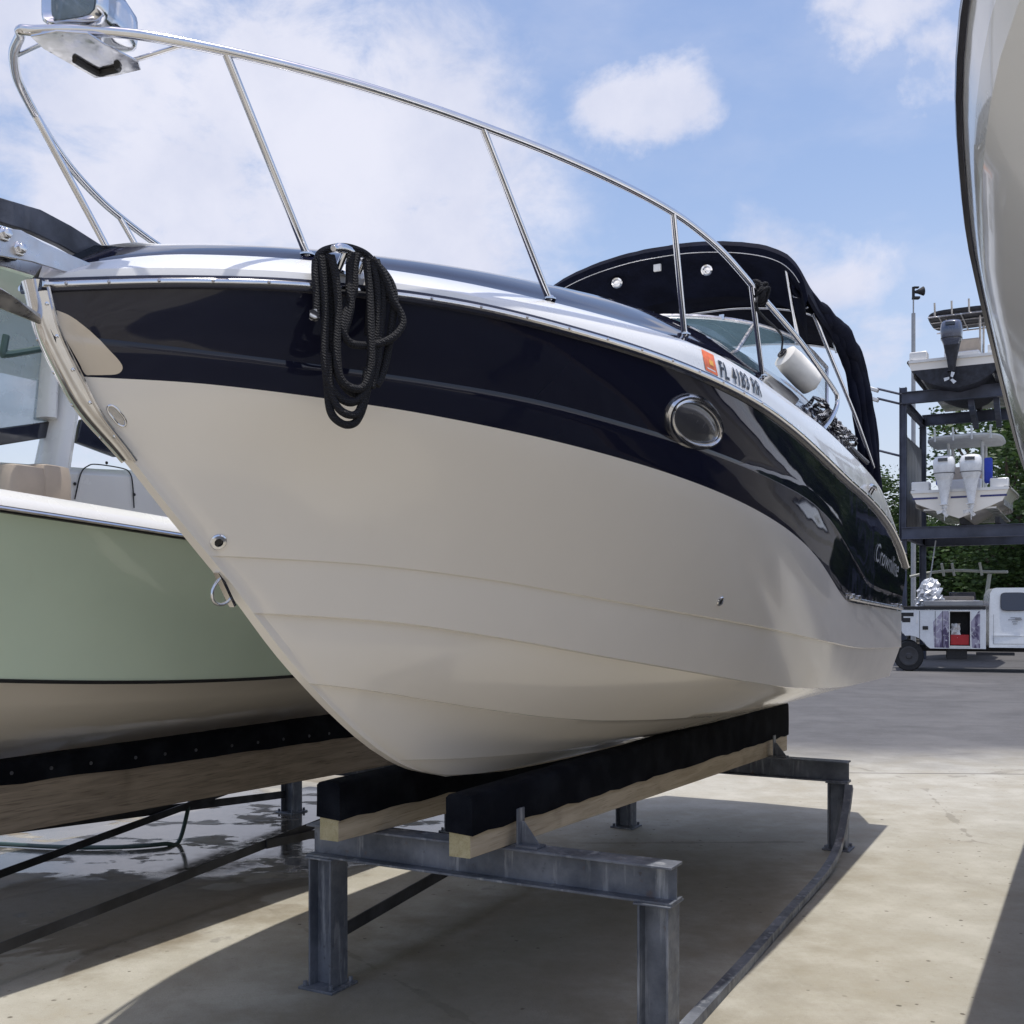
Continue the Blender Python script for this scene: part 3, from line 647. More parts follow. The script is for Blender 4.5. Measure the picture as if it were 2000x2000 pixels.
# bow rail
RT = 0.0135
tR = pchip([-1.68, -1.62, -1.48, -1.335, -1.025, -0.705, -0.19, 0.30, 0.72, 1.12, 1.87, 2.8], [0.0, 0.115, 0.275, 0.395, 0.612, 0.778, 0.965, 1.085, 1.135, 1.152, 1.165, 1.16])
zR = pchip([-1.68, -1.48, -1.335, -1.025, -0.705, -0.19, 0.30, 0.72, 1.12, 1.87, 2.79], [3.212, 3.218, 3.216, 3.205, 3.195, 3.19, 3.18, 3.150, 3.105, 3.043, 2.935])
def rail_at(s, z=None, side=1): return Vector((s, -side*tR(s), zR(s) if z is None else z))
def make_bow_rail():
    r = MB(); half = [rail_at(s) for s in (-1.665, -1.62, -1.55, -1.48, -1.335, -1.18, -1.025, -0.86, -0.705, -0.45, -0.19, 0.06, 0.30, 0.52, 0.72, 0.95, 1.12, 1.45, 1.87, 2.3, 2.70)]
    half += [Vector((2.78, half[-1].y, 2.92)), Vector((2.76, half[-1].y, 2.86)), Vector((2.60, half[-1].y, 2.76)), Vector((2.42, half[-1].y, 2.68))]
    front = [Vector((-1.685, 0, 3.212))]
    stb = [Vector((p.x, -p.y, p.z)) for p in half]
    r.tube(spline(half[::-1]+front+stb, 8), RT, M['steel'], 12)
    o = r.build('bow_rail', boat, ang=80)
    st = [(-1.345, (600, 478), 0.03), (-0.66, (1073, 545), 0.11), (0.27, (1337, 628), 0.12), (1.06, (1489, 703), 0.13)]
    for s_top, (px, py), ins in st:
        bb = sight(px, py, 0.0)
        for _ in range(12): bb = sight(px, py, max(bA(bb.x)-ins, 0.05))
        zz = deck_bvh.ray_cast(Vector((bb.x, bb.y, 4)), Vector((0, 0, -1)))[0]
        base = Vector((bb.x, bb.y, zz.z-0.004)) if zz else bb
        for side in (1, -1):
            top = rail_at(s_top, None, side); b0 = Vector((base.x, base.y*side, base.z)); m = MB()
            m.tube([top, b0], RT*0.86, M['steel'], 12)
            m.lathe([(0.024, 0), (0.024, 0.005), (0.016, 0.009), (0.014, 0.014)], b0, (0, 0, 1), M['steel'], 16)
            m.build('stanchion', o)
make_bow_rail()

# tan panel at the bow (the gap the navy band leaves round the stem)
def hull_patch(name, outline, mat, lift=0.0025, rings=10, tree=None, mirror=False, parent=boat):
    cx = sum(p[0] for p in outline)/len(outline); cy = sum(p[1] for p in outline)/len(outline); g = MB()
    rows_ = []
    for k in range(rings+1):
        f = k/rings; R = []
        for x, y in outline:
            p, _ = on_hull(cx+(x-cx)*max(f, 0.002), cy+(y-cy)*max(f, 0.002), tree, lift)
            R.append(p)
        if any(p is None for p in R): continue
        rows_.append(R)
    g.grid(rows_, mat, cc=True)
    if mirror: g.grid([[Vector((p.x, -p.y, p.z)) for p in R] for R in rows_], mat, cc=True)
    return g.build(name, parent, ang=60)
tear = spline([(Vector((x, y, 0))) for x, y in [(94, 602), (110, 606), (140, 619), (178, 648), (212, 682), (234, 706), (239, 720), (229, 730), (205, 732), (180, 732), (166, 730), (153, 706), (133, 672), (111, 634)]], 4, True)
hull_patch('bow_panel', [(p.x, p.y) for p in tear], M['tan_decal'], mirror=True)

# polished stem guard, wrapped round the bow
def make_stem_guard():
    ss = pchip(stem_z[::-1], stem_s[::-1]); g = MB(); rows_ = []
    N = 22
    for k in range(N+1):
        z = 2.565-(2.565-2.13)*k/N; s = ss(z); wd = 0.034*(1-0.5*max(0, (k/N-0.6)/0.4))
        rows_.append([Vector((s+q*q*0.030*(wd/0.034)-0.012, -q*wd-(0.010 if q > 0 else -0.010 if q < 0 else 0), z)) for q in (-1.0, -0.8, -0.45, 0, 0.45, 0.8, 1.0)])
    g.grid(rows_, M['steel'])
    for k in range(3, N-2, 4):
        for q in (1, -1):
            p = rows_[k][5 if q > 0 else 1]; g.lathe([(0.006, -0.003), (0.005, 0.003), (0.002, 0.004)], p, (-0.4, -q, 0), M['steel'], 8)
    for side in (1, -1): g.tube([r[-1 if side > 0 else 0] for r in rows_], 0.006, M['steel'], 8)
    g.build('stem_guard', boat)
make_stem_guard()

# anchor roller: two cheek plates, bolts and a roller over the bow
def make_anchor_roller():
    m = MB()
    near = [(0, 462), (12, 447), (38, 450), (80, 474), (120, 492), (176, 516), (150, 531), (132, 533), (112, 528), (60, 512), (0, 506)]
    P = [sight(x, y, 0.045) for x, y in near]; P[0].x -= 0.05; P[-1].x -= 0.05
    m.prism(P, (0, -1, 0), 0.007, M['steel_dull'])
    m.prism([Vector((p.x, -p.y+0.007, p.z)) for p in P], (0, -1, 0), 0.007, M['steel_dull'])
    base = [Vector((p.x, q, 2.70+0.0*p.x)) for p in (P[4], P[7]) for q in (-0.045, 0.045)]
    for x, y in ((38, 486), (9, 457)):
        c = sight(x, y, 0.056)
        m.lathe([(0.019, -0.01), (0.019, 0.004), (0.013, 0.005), (0.013, 0.016), (0.008, 0.018)], c, (0, -1, 0), M['steel'], 6)
        m.cyl(c+Vector((0, 0, 0)), Vector((c.x, 0.056, c.z)), 0.007, M['steel'], 10)
    o = m.build('anchor_roller', boat, bevel=0.0015)
    r = MB(); c = sight(38, 486, 0.0); r.lathe([(0.018, -0.036), (0.026, -0.034), (0.018, 0), (0.026, 0.034), (0.018, 0.036)], c, (0, 1, 0), M['black'], 18)
    r.build('roller', o)
make_anchor_roller()

# portlight in the navy band
def make_portlight():
    c, n = on_hull(1358, 827, lift=0.0); y = Vector((0, 0, 1)); y = (y-n*y.dot(n)).normalized(); x = y.cross(n)
    tilt = radians(-10); X = x*cos(tilt)+y*sin(tilt); Y = -x*sin(tilt)+y*cos(tilt)
    def ring(ax, ay, h, k=48): return [c+X*ax*cos(2*pi*i/k)+Y*ay*sin(2*pi*i/k)*(1-0.10*cos(2*pi*i/k))+n*h for i in range(k)]
    A, B = 0.205, 0.088
    for mir in (False, True):
        f = lambda R: [[Vector((p.x, -p.y, p.z)) for p in r] for r in R] if mir else R
        m = MB(); m.grid(f([ring(A+.012, B+.012, -.012), ring(A+.012, B+.012, .006), ring(A+.004, B+.004, .016), ring(A-.006, B-.006, .016), ring(A-.010, B-.009, .007), ring(A-.016, B-.013, .008), ring(A-.022, B-.018, .013), ring(A-.028, B-.022, .012), ring(A-.034, B-.026, -.004)]), M['steel_port'], cc=True)
        o = m.build('portlight', boat)
        g = MB(); g.grid(f([ring(A-.026, B-.020, 0.004), ring(A-.036, B-.028, .010), ring((A-.04)*.5, (B-.034)*.5, .014), ring(0.002, 0.001, .015)]), M['port_glass'], cc=True)
        g.build('glass', o)
make_portlight()

# small fittings on the white topside
def fitting(px, py, r):
    c, n = on_hull(px, py, lift=0.0); m = MB()
    m.lathe([(r, -0.004), (r, 0.004), (r*0.85, 0.008), (r*0.52, 0.009), (r*0.46, 0.002), (r*0.46, 0.001)], c, n, M['steel'], 24)
    m.lathe([(r*0.45, 0.0015), (r*0.40, 0.0045)], c, n, M['black'], 18); m.build('drain_fitting', boat)
fitting(426, 1058, 0.027); fitting(1406, 1174, 0.024)
def bow_eye():
    m = MB(); c = Vector((-0.955, 0, 1.80)); d = Vector((0.55, 0, -0.83)); d.normalize(); o = Vector((-d.z, 0, d.x)); o = o if o.x < 0 else -o
    m.box(c+d*0.04+o*0.004, (0.012, 0.022, 0.13), M['steel'], Matrix.Rotation(-math.atan2(d.x, -d.z)*-1, 3, 'Y').inverted())
    pts = [c+d*(0.04+0.040*cos(a))+o*(0.010+0.058*sin(a)) for a in [pi*k/12 for k in range(13)]]
    m.tube(pts, 0.0055, M['steel'], 10); m.build('towing_eye', boat)
bow_eye()
def bow_vent():
    m = MB(); o, n = on_hull(228, 812, lift=0.001); a, _ = on_hull(214, 793, lift=0.001); b, _ = on_hull(245, 832, lift=0.001)
    d = (b-a).normalized(); y = n.cross(d); L = (b-a).length/2
    pts = [o+d*(L*0.72*cos(t) + (L*0.28 if cos(t) > 0 else -L*0.28))+y*(0.013*sin(t)) for t in [2*pi*k/24 for k in range(24)]]
    m.tube(pts, 0.0035, M['steel'], 8, closed=True); m.add(pts, [tuple(range(24))], M['steel_dull']); m.build('hull_plate', boat)
bow_vent()

# registration letters, decal and maker's script
def letters(text, name, mat, origin, xdir, up, h, wsc=0.8, shear=0.0, parent=boat, depth=0.0006, tree=None, spacing=1.0, bold=0.0):
    cu = bpy.data.curves.new(name, 'FONT'); cu.body = text; cu.size = 1.0; cu.extrude = 0.004; cu.shear = shear; cu.space_character = spacing; cu.offset = bold
    ob = bpy.data.objects.new(name, cu); col.objects.link(ob); dg = bpy.context.evaluated_depsgraph_get(); dg.update()
    me = bpy.data.meshes.new_from_object(ob.evaluated_get(dg)); bpy.data.objects.remove(ob)
    import bmesh
    bm = bmesh.new(); bm.from_mesh(me); bmesh.ops.triangulate(bm, faces=bm.faces)
    for _ in range(2): bmesh.ops.subdivide_edges(bm, edges=[e for e in bm.edges if e.calc_length() > 0.09], cuts=1); bmesh.ops.triangulate(bm, faces=bm.faces)
    bm.to_mesh(me); bm.free()
    bx = [v.co.x for v in me.vertices]; by = [v.co.y for v in me.vertices]; x0 = min(bx); capy = max(by)
    X = Vector(xdir).normalized(); Y = Vector(up); Y = (Y-X*Y.dot(X)).normalized(); Nn = X.cross(Y)
    for v in me.vertices:
        p = Vector(origin)+X*((v.co.x-x0)/capy*h*wsc)+Y*(v.co.y/capy*h)
        if tree:
            hit = tree.ray_cast(p+Nn*0.25, -Nn)[0]
            if hit: p = hit+Nn*0.0012
        v.co = p+Nn*(v.co.z*depth/0.004)
    me.materials.append(mat); o = bpy.data.objects.new(name, me); col.objects.link(o); o.parent = parent; return o
def registration():
    a, n = on_hull(1407, 736, deck_bvh, 0.0); b, n2 = on_hull(1487, 776, deck_bvh, 0.0); tt, _ = on_hull(1398, 700, deck_bvh, 0.0)
    tx = (b-a).normalized(); up = (n+n2).normalized().cross(tx)
    if up.z < 0: up = -up
    L = (b-a).length; tp, _ = on_hull(1403, 706, deck_bvh, 0.0); hh = abs((tp-a).dot(up))*1.08
    o = letters('FL 4183 RR', 'registration_number', M['letter'], a, tx, up, hh, 1.0, tree=deck_bvh, spacing=1.10, bold=0.022)
    xs = [(Vector(v.co)-a).dot(tx) for v in o.data.vertices]; k = L/max(xs)
    for v in o.data.vertices:
        q = (Vector(v.co)-a).dot(tx); v.co = Vector(v.co)+tx*(q*(k-1))
    for v in o.data.vertices:
        Nn = tx.cross(up); hit = deck_bvh.ray_cast(Vector(v.co)+Nn*0.2, -Nn)[0]
        if hit: v.co = hit+Nn*0.004
    return o
registration()
st_ = [(1369, 682), (1393, 694), (1402, 735), (1378, 723)]
def quad_px(q, n=5):
    A, B, C, D = [Vector((x, y, 0)) for x, y in q]; L = []
    for (p, r) in ((A, B), (B, C), (C, D), (D, A)): L += [(p.lerp(r, k/n).x, p.lerp(r, k/n).y) for k in range(n)]
    return L
dec = hull_patch('registration_decal', quad_px(st_), M['orange'], 0.0018, 4, deck_bvh)
hull_patch('print', quad_px([(1383, 702), (1391, 706), (1393, 716), (1385, 712)]), M['yellow'], 0.0028, 2, deck_bvh, parent=dec)
hull_patch('print', quad_px([(1380, 717), (1396, 725), (1397, 728), (1381, 720)]), M['white_plastic'], 0.0028, 2, deck_bvh, parent=dec)
def script_name():
    a, n = on_hull(1708, 1094, lift=0); b, n2 = on_hull(1752, 1128, lift=0)
    tx = (b-a).normalized(); up = (n+n2).normalized().cross(tx); up = up if up.z > 0 else -up
    o = letters('Crownline', 'maker_script', M['silver_letter'], a, tx, up, 0.125, 1.0, shear=0.3, tree=bvh)
    xs = [(Vector(v.co)-a).dot(tx) for v in o.data.vertices]; k = (b-a).length/max(xs)
    Nn = tx.cross(up)
    for v in o.data.vertices:
        q = (Vector(v.co)-a).dot(tx); p = Vector(v.co)+tx*(q*(k-1)); hit = bvh.ray_cast(p+Nn*0.3, -Nn)[0]
        v.co = (hit+Nn*0.006) if hit else p
script_name()

# mooring cleat on the gunwale
def make_cleat(s, side=1, name='cleat'):
    m = MB(); y = -side*(bA(s)+0.012); z = zA(s)+0.098; d = 0.105
    m.tube(spline([Vector((s-d, y, z-0.006)), Vector((s-d*0.5, y, z+0.008)), Vector((s+d*0.5, y, z+0.008)), Vector((s+d, y, z-0.006))], 6), [0.010]*3+[0.014]*13+[0.010]*3, M['steel'], 12)
    for q in (-0.045, 0.045): m.cyl((s+q, y+side*0.035, z-0.055), (s+q, y, z+0.004), 0.011, M['steel'], 12)
    m.box((s, y+side*0.045, z-0.05), (0.16, 0.05, 0.012), M['steel'])
    return m.build(name, boat, bevel=0.002)
make_cleat(-1.0); make_cleat(-1.0, -1)

# windscreen
def make_windscreen():
    n = 40; bot = []; top = []
    for k in range(n+1):
        th = -pi/2*1.0+pi*k/n; sx = sin(th); c = cos(th)
        bot.append(Vector((1.50+1.75*(1-c**0.8 if c > 0 else 1), -sx*0.90, 2.985))); top.append(Vector((2.32+1.25*(1-max(c, 0)**0.8), -sx*0.845, 3.405-0.03*(1-c))))
    for L in (bot, top):
        for sgn, idx in ((1, -1), (-1, 0)): pass
    bot = [Vector((3.62, 0.92, 2.97))]+bot+[Vector((3.62, -0.92, 2.97))]; top = [Vector((3.85, 0.87, 3.33))]+top+[Vector((3.85, -0.87, 3.33))]
    for p in bot:
        hit = deck_bvh.ray_cast(Vector((p.x, p.y, 5)), Vector((0, 0, -1)))[0]
        if hit: p.z = hit.z-0.006
    g = MB(); g.grid([bot, [a.lerp(b, 0.5) for a, b in zip(bot, top)], top], M['glass'])
    o = g.build('windscreen', boat)
    f = MB(); f.tube(top, 0.013, M['steel_dull'], 8); f.tube(bot, 0.014, M['steel_dull'], 8)
    for k in (9, 21, 33): f.tube([bot[k], top[k]], 0.011, M['steel_dull'], 8)
    for k in (0, -1): f.tube([bot[k], top[k]], 0.012, M['steel_dull'], 8)
    for k in (12, 18, 24, 30): f.box(top[k]+Vector((0, 0, 0.006)), (0.03, 0.03, 0.03), M['steel'])
    f.build('frame', o)
make_windscreen()

# navy canvas top on stainless hoops
def hoop(pts): return spline([Vector(p) for p in pts], 6)
def canopy_section(s):
    f = (s-3.0)/1.8
    half = [(0.0, 4.035, 3.80), (0.22, 4.028, 3.795), (0.48, 3.99, 3.765), (0.69, 3.93, 3.72), (0.82, 3.855, 3.665), (0.905, 3.74, 3.56), (0.945, 3.60, 3.42)]
    pts = []
    for t, z0, z1 in half:
        pts.append((t*(1+0.0*f), z0+(z1-z0)*f))
    full = [Vector((s, t, z)) for t, z in pts[::-1]]+[Vector((s, -t, z)) for t, z in pts[1:]]
    return spline(full, 4)
def make_canvas():
    rng = random.Random(3); ss = [3.0+1.8*k/14 for k in range(15)]; out = []; ins = []
    for s in ss:
        sec = canopy_section(s); f = (s-3.0)/1.8; sag = -0.018*sin(pi*((f*3) % 1))
        out.append([Vector((p.x, p.y, p.z+sag+rng.uniform(-.002, .002))) for p in sec]); ins.append([Vector((p.x, p.y*0.985, p.z-0.018+sag)) for p in sec])
    # drooped front lip
    lip = [Vector((p.x-0.03, p.y*1.005, p.z-0.035)) for p in out[0]]; lip2 = [Vector((p.x-0.012, p.y*0.985, p.z-0.075)) for p in out[0]]
    c = MB(); c.grid([lip2, lip]+out, M['canvas']); c.grid([lip2]+ins, M['canvas']); c.grid([out[-1], ins[-1]], M['canvas'])
    c.grid([[r[0] for r in out], [r[0] for r in ins]], M['canvas']); c.grid([[r[-1] for r in out], [r[-1] for r in ins]], M['canvas'])
    o = c.build('canvas_top', boat, ang=60)
    # header band under the front edge
    h = MB(); a = [Vector((p.x+0.03, p.y*0.95, p.z-0.085)) for p in out[1]]; b = [Vector((p.x+0.16, p.y*0.90, p.z-0.185)) for p in out[2]]
    h.grid([lip2, a, b], M['canvas']); h.build('header_band', o, ang=60)
    for sgn in (1, -1):                                             # rolled side curtains hanging along the aft hoop
        r = MB(); path = spline([Vector((3.15, -sgn*0.90, 3.66)), Vector((3.5, -sgn*0.935, 3.605)), Vector((3.95, -sgn*0.985, 3.52)), Vector((4.35, -sgn*1.0, 3.33)), Vector((4.55, -sgn*1.015, 3.03)), Vector((4.64, -sgn*1.03, 2.72)), Vector((4.66, -sgn*1.03, 2.55))], 8)
        for k, (dx, dy, rad) in enumerate(((0, 0, 0.054), (-0.06, 0.02, 0.042), (0.06, -0.01, 0.044), (-0.12, 0.05, 0.034))):
            rr = [rad*min(1, 0.25+j/14)*(0.9+0.13*sin(j*0.5+k*2)+rng.uniform(-.04, .04)) for j in range(len(path))]
            r.tube([p+Vector((dx, sgn*dy, 0.01*sin(j+k))) for j, p in enumerate(path)], rr, M['canvas'], 10)
        r.build('side_curtain', o, ang=70)
        t = MB(); t.tube(hoop([(3.25, -sgn*0.87, 3.68), (3.65, -sgn*0.93, 3.38), (4.2, -sgn*1.0, 3.02), (4.75, -sgn*1.06, 2.62)]), 0.0125, M['steel'], 10); t.build('hoop_leg', o)
        t = MB(); t.tube([Vector((3.05, -sgn*0.80, 3.78)), Vector((3.22, -sgn*0.83, 3.385))], 0.0125, M['steel'], 10); t.box((3.22, -sgn*0.83, 3.375), (0.04, 0.03, 0.03), M['steel']); t.build('support_strut', o)
        t = MB(); t.tube([Vector((3.30, -sgn*0.90, 3.64)), Vector((3.14, -sgn*0.82, 3.64)), Vector((3.10, -sgn*0.81, 3.66))], 0.008, M['steel'], 8); t.build('support_strut', o)
    for s in (3.12, 4.0, 4.74):
        t = MB(); t.tube([Vector((p.x, p.y*0.96, p.z-0.04)) for p in canopy_section(s)], 0.0125, M['steel'], 10); t.build('hoop', o)
    for px, py in ((1205, 552), (1380, 527)):
        p = sight_s(px, py, 3.09); l = MB(); l.lathe([(0.036, 0), (0.036, 0.008), (0.026, 0.012), (0.02, 0.008)], p, (-0.8, -0.3, -0.6), M['steel'], 20); l.build('courtesy_light', o)
    p = sight_s(1284, 523, 3.02); l = MB(); l.box(p, (0.02, 0.05, 0.045), M['white_plastic']); l.build('light_bracket', o, bevel=0.004)
    l = MB(); l.tube([Vector((3.0-0.012, p2.y*0.99, p2.z-0.07)) for p2 in canopy_section(3.0)][4:-4], 0.004, M['steel_dull'], 6); l.build('zip_track', o)
make_canvas()

# docking light on its plate in the bow rail
def make_searchlight():
    m = MB(); z = 3.175
    pl = [(-1.70, 0.24), (-1.645, 0.24), (-1.50, 0.10), (-1.42, -0.14), (-1.36, -0.22), (-1.33, -0.20), (-1.36, -0.02), (-1.46, 0.22), (-1.60, 0.30)]
    pts = [sight(68, 78, 0.0), ]
    poly = []
    for px, py in ((60, 72), (85, 96), (186, 153), (224, 149), (275, 137), (271, 122), (205, 88), (171, 66), (110, 62)):
        k = (EYE-z)/((py-YH)/F); X = (px-1000)/F*k; q = to_local((X, k, z)); poly.append(Vector((q.x, q.y, z)))
    m.prism(poly, (0, 0, 1), 0.006, M['steel']); 
    for sgn, q in ((-1, poly[1]), (1, poly[8])):
        r_ = rail_at(-1.60, None, -sgn); m.tube([r_, Vector((q.x+0.02, q.y, z+0.004))], 0.006, M['steel'], 8)
    r_ = rail_at(-1.42, None, 1); m.tube([r_, poly[4].lerp(poly[6], 0.3)+Vector((0, 0, 0.004))], 0.007, M['steel'], 8)
    base = m.build('light_plate', boat, bevel=0.0015)
    g = MB(); gp = [p.lerp(poly[2]*0.6+poly[6]*0.4, 0.55)+Vector((0, 0, -0.004)) for p in poly]; g.tube(spline(gp[1:6], 6), 0.009, M['black'], 8); g.build('cable', base)
    # housing: squared bucket tapering backwards
    c = at(182, 30, 2.90); c = to_local(c); h = MB()
    ax = Vector((1, 0.25, 0)).normalized(); lat = Vector((-ax.y, ax.x, 0)); up = Vector((0, 0, 1))
    def sec(d, wd, ht, dz=0.0, k=5.0):
        R = []
        for i in range(28):
            a = 2*pi*i/28; ca, sa = cos(a), sin(a); r = (abs(ca)**k+abs(sa)**k)**(-1/k); R.append(c+ax*d+lat*(wd*ca*r)+up*(ht*sa*r+dz))
        return R
    h.grid([sec(-0.085, 0.066, 0.052), sec(-0.10, 0.082, 0.064), sec(-0.093, 0.090, 0.070), sec(-0.06, 0.090, 0.070), sec(-0.055, 0.084, 0.066), sec(0.03, 0.082, 0.064), sec(0.10, 0.070, 0.052), sec(0.135, 0.045, 0.035), sec(0.14, 0.01, 0.01)], M['steel'], cc=True)
    h.lathe([(0.05, 0), (0.05, 0.014), (0.03, 0.02), (0.026, 0.06)], Vector((c.x, c.y, z+0.006)), (0, 0, 1), M['steel'], 20)
    ho = h.build('searchlight', boat, ang=50)
    l = MB(); l.grid([sec(-0.086, 0.066, 0.052), sec(-0.092, 0.045, 0.036), sec(-0.093, 0.004, 0.003)], M['glass_blue'], cc=True); l.build('lens', ho)
make_searchlight()

# chrome trim and swim platform at the stern
def make_stern():
    m = MB(); path = []
    for s in (3.05, 3.6, 4.2, 4.8, 5.25): path.append(Vector((s, -(bB(s)+0.012), zB(s)+0.02)))
    m.tube(spline(path, 6), 0.012, M['steel_dull'], 8)
    for s in (3.1, 3.28, 4.9, 5.1):
        m.box((s, -(bB(s)+0.014), zB(s)+0.035), (0.06, 0.03, 0.03), M['steel_dull'])
    m.build('stern_trim', boat, bevel=0.006)
    b = MB(); b.prism([(LEN, -1.02, 1.66), (LEN+0.45, -0.85, 1.66), (LEN+0.5, 0, 1.66), (LEN+0.45, 0.85, 1.66), (LEN, 1.02, 1.66)], (0, 0, 1), 0.07, M['gel_white']); b.build('swim_platform', boat, bevel=0.015)
    for side in (1, -1): make_cleat(3.55, side)
make_stern()

# ------------------------------------------------------------------ ropes, fender and anchor on the cruiser
def sight_b(px, py, off):
    t = 0.5
    for _ in range(25):
        p = sight(px, py, t); t = 0.5*t+0.5*max(bA(p.x)+off, 0.0)
    return sight(px, py, t)
def local_thing(mb, name, label, cat, group=None, **kw):
    o = mb.build(name, **kw); o.location = P0; o.rotation_euler = (0, 0, ROT); return tag(o, label, cat, group)
def rope_coil():
    Z = lambda L: [(600+.3623*x, 400+.3623*y) for x, y in L]
    strands = [
        ([(52, 300), (50, 380), (47, 480), (40, 605)], .045),
        ([(60, 300), (70, 262), (110, 238), (180, 228), (260, 240), (320, 268), (350, 320), (352, 420), (340, 560), (330, 700)], .030),
        ([(78, 275), (84, 420), (92, 620), (98, 800), (118, 940), (165, 1030), (225, 1066), (285, 1040), (335, 960), (362, 820), (376, 620), (372, 430), (345, 300)], .050),
        ([(105, 270), (118, 400), (130, 600), (140, 780), (165, 920), (215, 1000), (275, 1016), (325, 950), (352, 820), (362, 620), (356, 420), (330, 280)], .032),
        ([(135, 275), (150, 380), (160, 560), (160, 760), (182, 920), (240, 985), (300, 980), (338, 880), (345, 700), (340, 480), (318, 290)], .062),
        ([(92, 700), (100, 900), (115, 1050), (140, 1130), (180, 1175), (215, 1186), (260, 1168), (300, 1110), (325, 1020), (345, 900)], .040),
        ([(110, 800), (125, 980), (160, 1080), (205, 1126), (250, 1132), (285, 1095), (315, 1000), (330, 880)], .052),
        ([(268, 262), (262, 340), (258, 460), (225, 540), (192, 620), (200, 700), (240, 748), (320, 756), (400, 745), (468, 712), (508, 650), (500, 585), (465, 510), (440, 430), (395, 350), (340, 290)], .058),
        ([(236, 262), (226, 330), (230, 400), (234, 470), (236, 540), (215, 610), (198, 680)], .060),
        ([(340, 285), (400, 345), (440, 410), (462, 480), (470, 560), (455, 700), (430, 820), (395, 930), (372, 975)], .036),
        ([(370, 300), (400, 420), (405, 560), (398, 700), (380, 850), (340, 985)], .045),
    ]
    m = MB(); rng = random.Random(5)
    for L, off in strands:
        pts = []
        for x, y in Z(L):
            o = off
            p = sight_b(x, y, o); pts.append(p)
        pl = spline(pts, 7); ph = rng.uniform(0, 6)
        m.tube([p+Vector((0.003*sin(i*0.23+ph), 0.003*sin(i*0.17+ph*2), 0)) for i, p in enumerate(pl)], [0.0115*(1+0.03*sin(i*0.4+ph)) for i in range(len(pl))], M['rope'], 10)
    # whipped end
    a = sight_b(614, 617, .045); m.lathe([(0.0125, 0.016), (0.0145, 0.004), (0.0145, -0.008), (0.010, -0.012)], a, (0, 0, 1), M['rope_fleck'], 10)
    local_thing(m, 'mooring_rope', 'thick black braided rope looped over the bow cleat and hanging down the navy hull', 'rope')
rope_coil()
def fender():
    a = sight_b(1530, 692, -0.30); d = Vector((0.66, -0.50, -0.62)).normalized(); c = a; m = MB(); r = 0.077
    prof = [(0.018, -0.012), (0.022, 0.0), (0.05, 0.005), (0.072, 0.014), (r*.95, 0.035), (r, 0.065), (r, 0.20), (r*.95, 0.23), (0.072, 0.252), (0.05, 0.264), (0.022, 0.269), (0.018, 0.281)]
    m.lathe(prof, c, d, M['vinyl_fender'], 28)
    o = local_thing(m, 'fender', 'white cylindrical fender lashed to the chrome rail beside the windscreen', 'fender', ang=60)
    e = MB(); e.lathe([(0.030, -0.016), (0.030, -0.006), (0.016, -0.006), (0.014, -0.02)], c, d, M['black'], 18); e.build('end_eye', o)
    l = MB(); top = rail_at(1.15); l.tube(spline([c-d*0.015, c+Vector((-0.05, 0, 0.10)), top+Vector((0.02, 0, -0.08)), top]), 0.006, M['rope'], 8)
    rng = random.Random(2)
    for k in range(7):                                              # the lashing on the rail
        q = top+Vector((0.012*k-0.035, 0, -0.006*k+0.012)); ax = Vector((0.93, rng.uniform(-.3, .3), -0.25+rng.uniform(-.3, .3))).normalized(); x, y, _ = frame_z(ax)
        l.tube([q+x*0.026*cos(t)+y*0.026*sin(t) for t in [2*pi*i/14 for i in range(14)]], 0.0085, M['rope'], 8, closed=True)
    for k in range(4):
        q = top+Vector((rng.uniform(-.02, .03), rng.uniform(-.02, .02), rng.uniform(-.03, .03))); l.tube(spline([q, q+Vector((0.03, -0.03, 0.015)), q+Vector((0.05, -0.01, -0.04))]), 0.007, M['rope'], 8)
    l.build('lanyard', o)
fender()
def deck_rope():
    rng = random.Random(9); m = MB()
    base = [sight_b(x, y, -0.16) for x, y in ((1594, 800), (1618, 830), (1648, 858), (1672, 884))]
    for k in range(9):
        f = k/8*2.2; i0 = min(int(f), 2); p = base[i0].lerp(base[i0+1], f-i0)
        x = Vector((0.2, -1, 0.1)).normalized(); z = Vector((0.35, 0.1, 1)).normalized()
        m.tube([p+x*0.06*cos(t)+z*(0.058-0.004*k+rng.uniform(-.012, .012))*sin(t)+Vector((0.05*cos(t*2+k), 0, 0))+Vector((rng.uniform(-.01, .01), 0, rng.uniform(-.01, .01))) for t in [2*pi*i/16 for i in range(16)]], 0.013, M['rope_fleck'], 8, closed=True)
    m.tube(spline([base[0], base[1]+Vector((0, 0, 0.04)), base[2], base[3], base[3]+Vector((0.4, 0, -.02))], 8), 0.016, M['rope_fleck'], 8)
    for j in range(3):
        m.tube(spline([base[1]+Vector((0, .04*j, .02)), base[2]+Vector((.05*j, .05, .04)), base[3]+Vector((.1*j, .02*j, 0))], 8), 0.014, M['rope_fleck'], 8)
    local_thing(m, 'deck_rope', 'black and white flecked rope bundled on the side deck beside the windscreen', 'rope')
deck_rope()
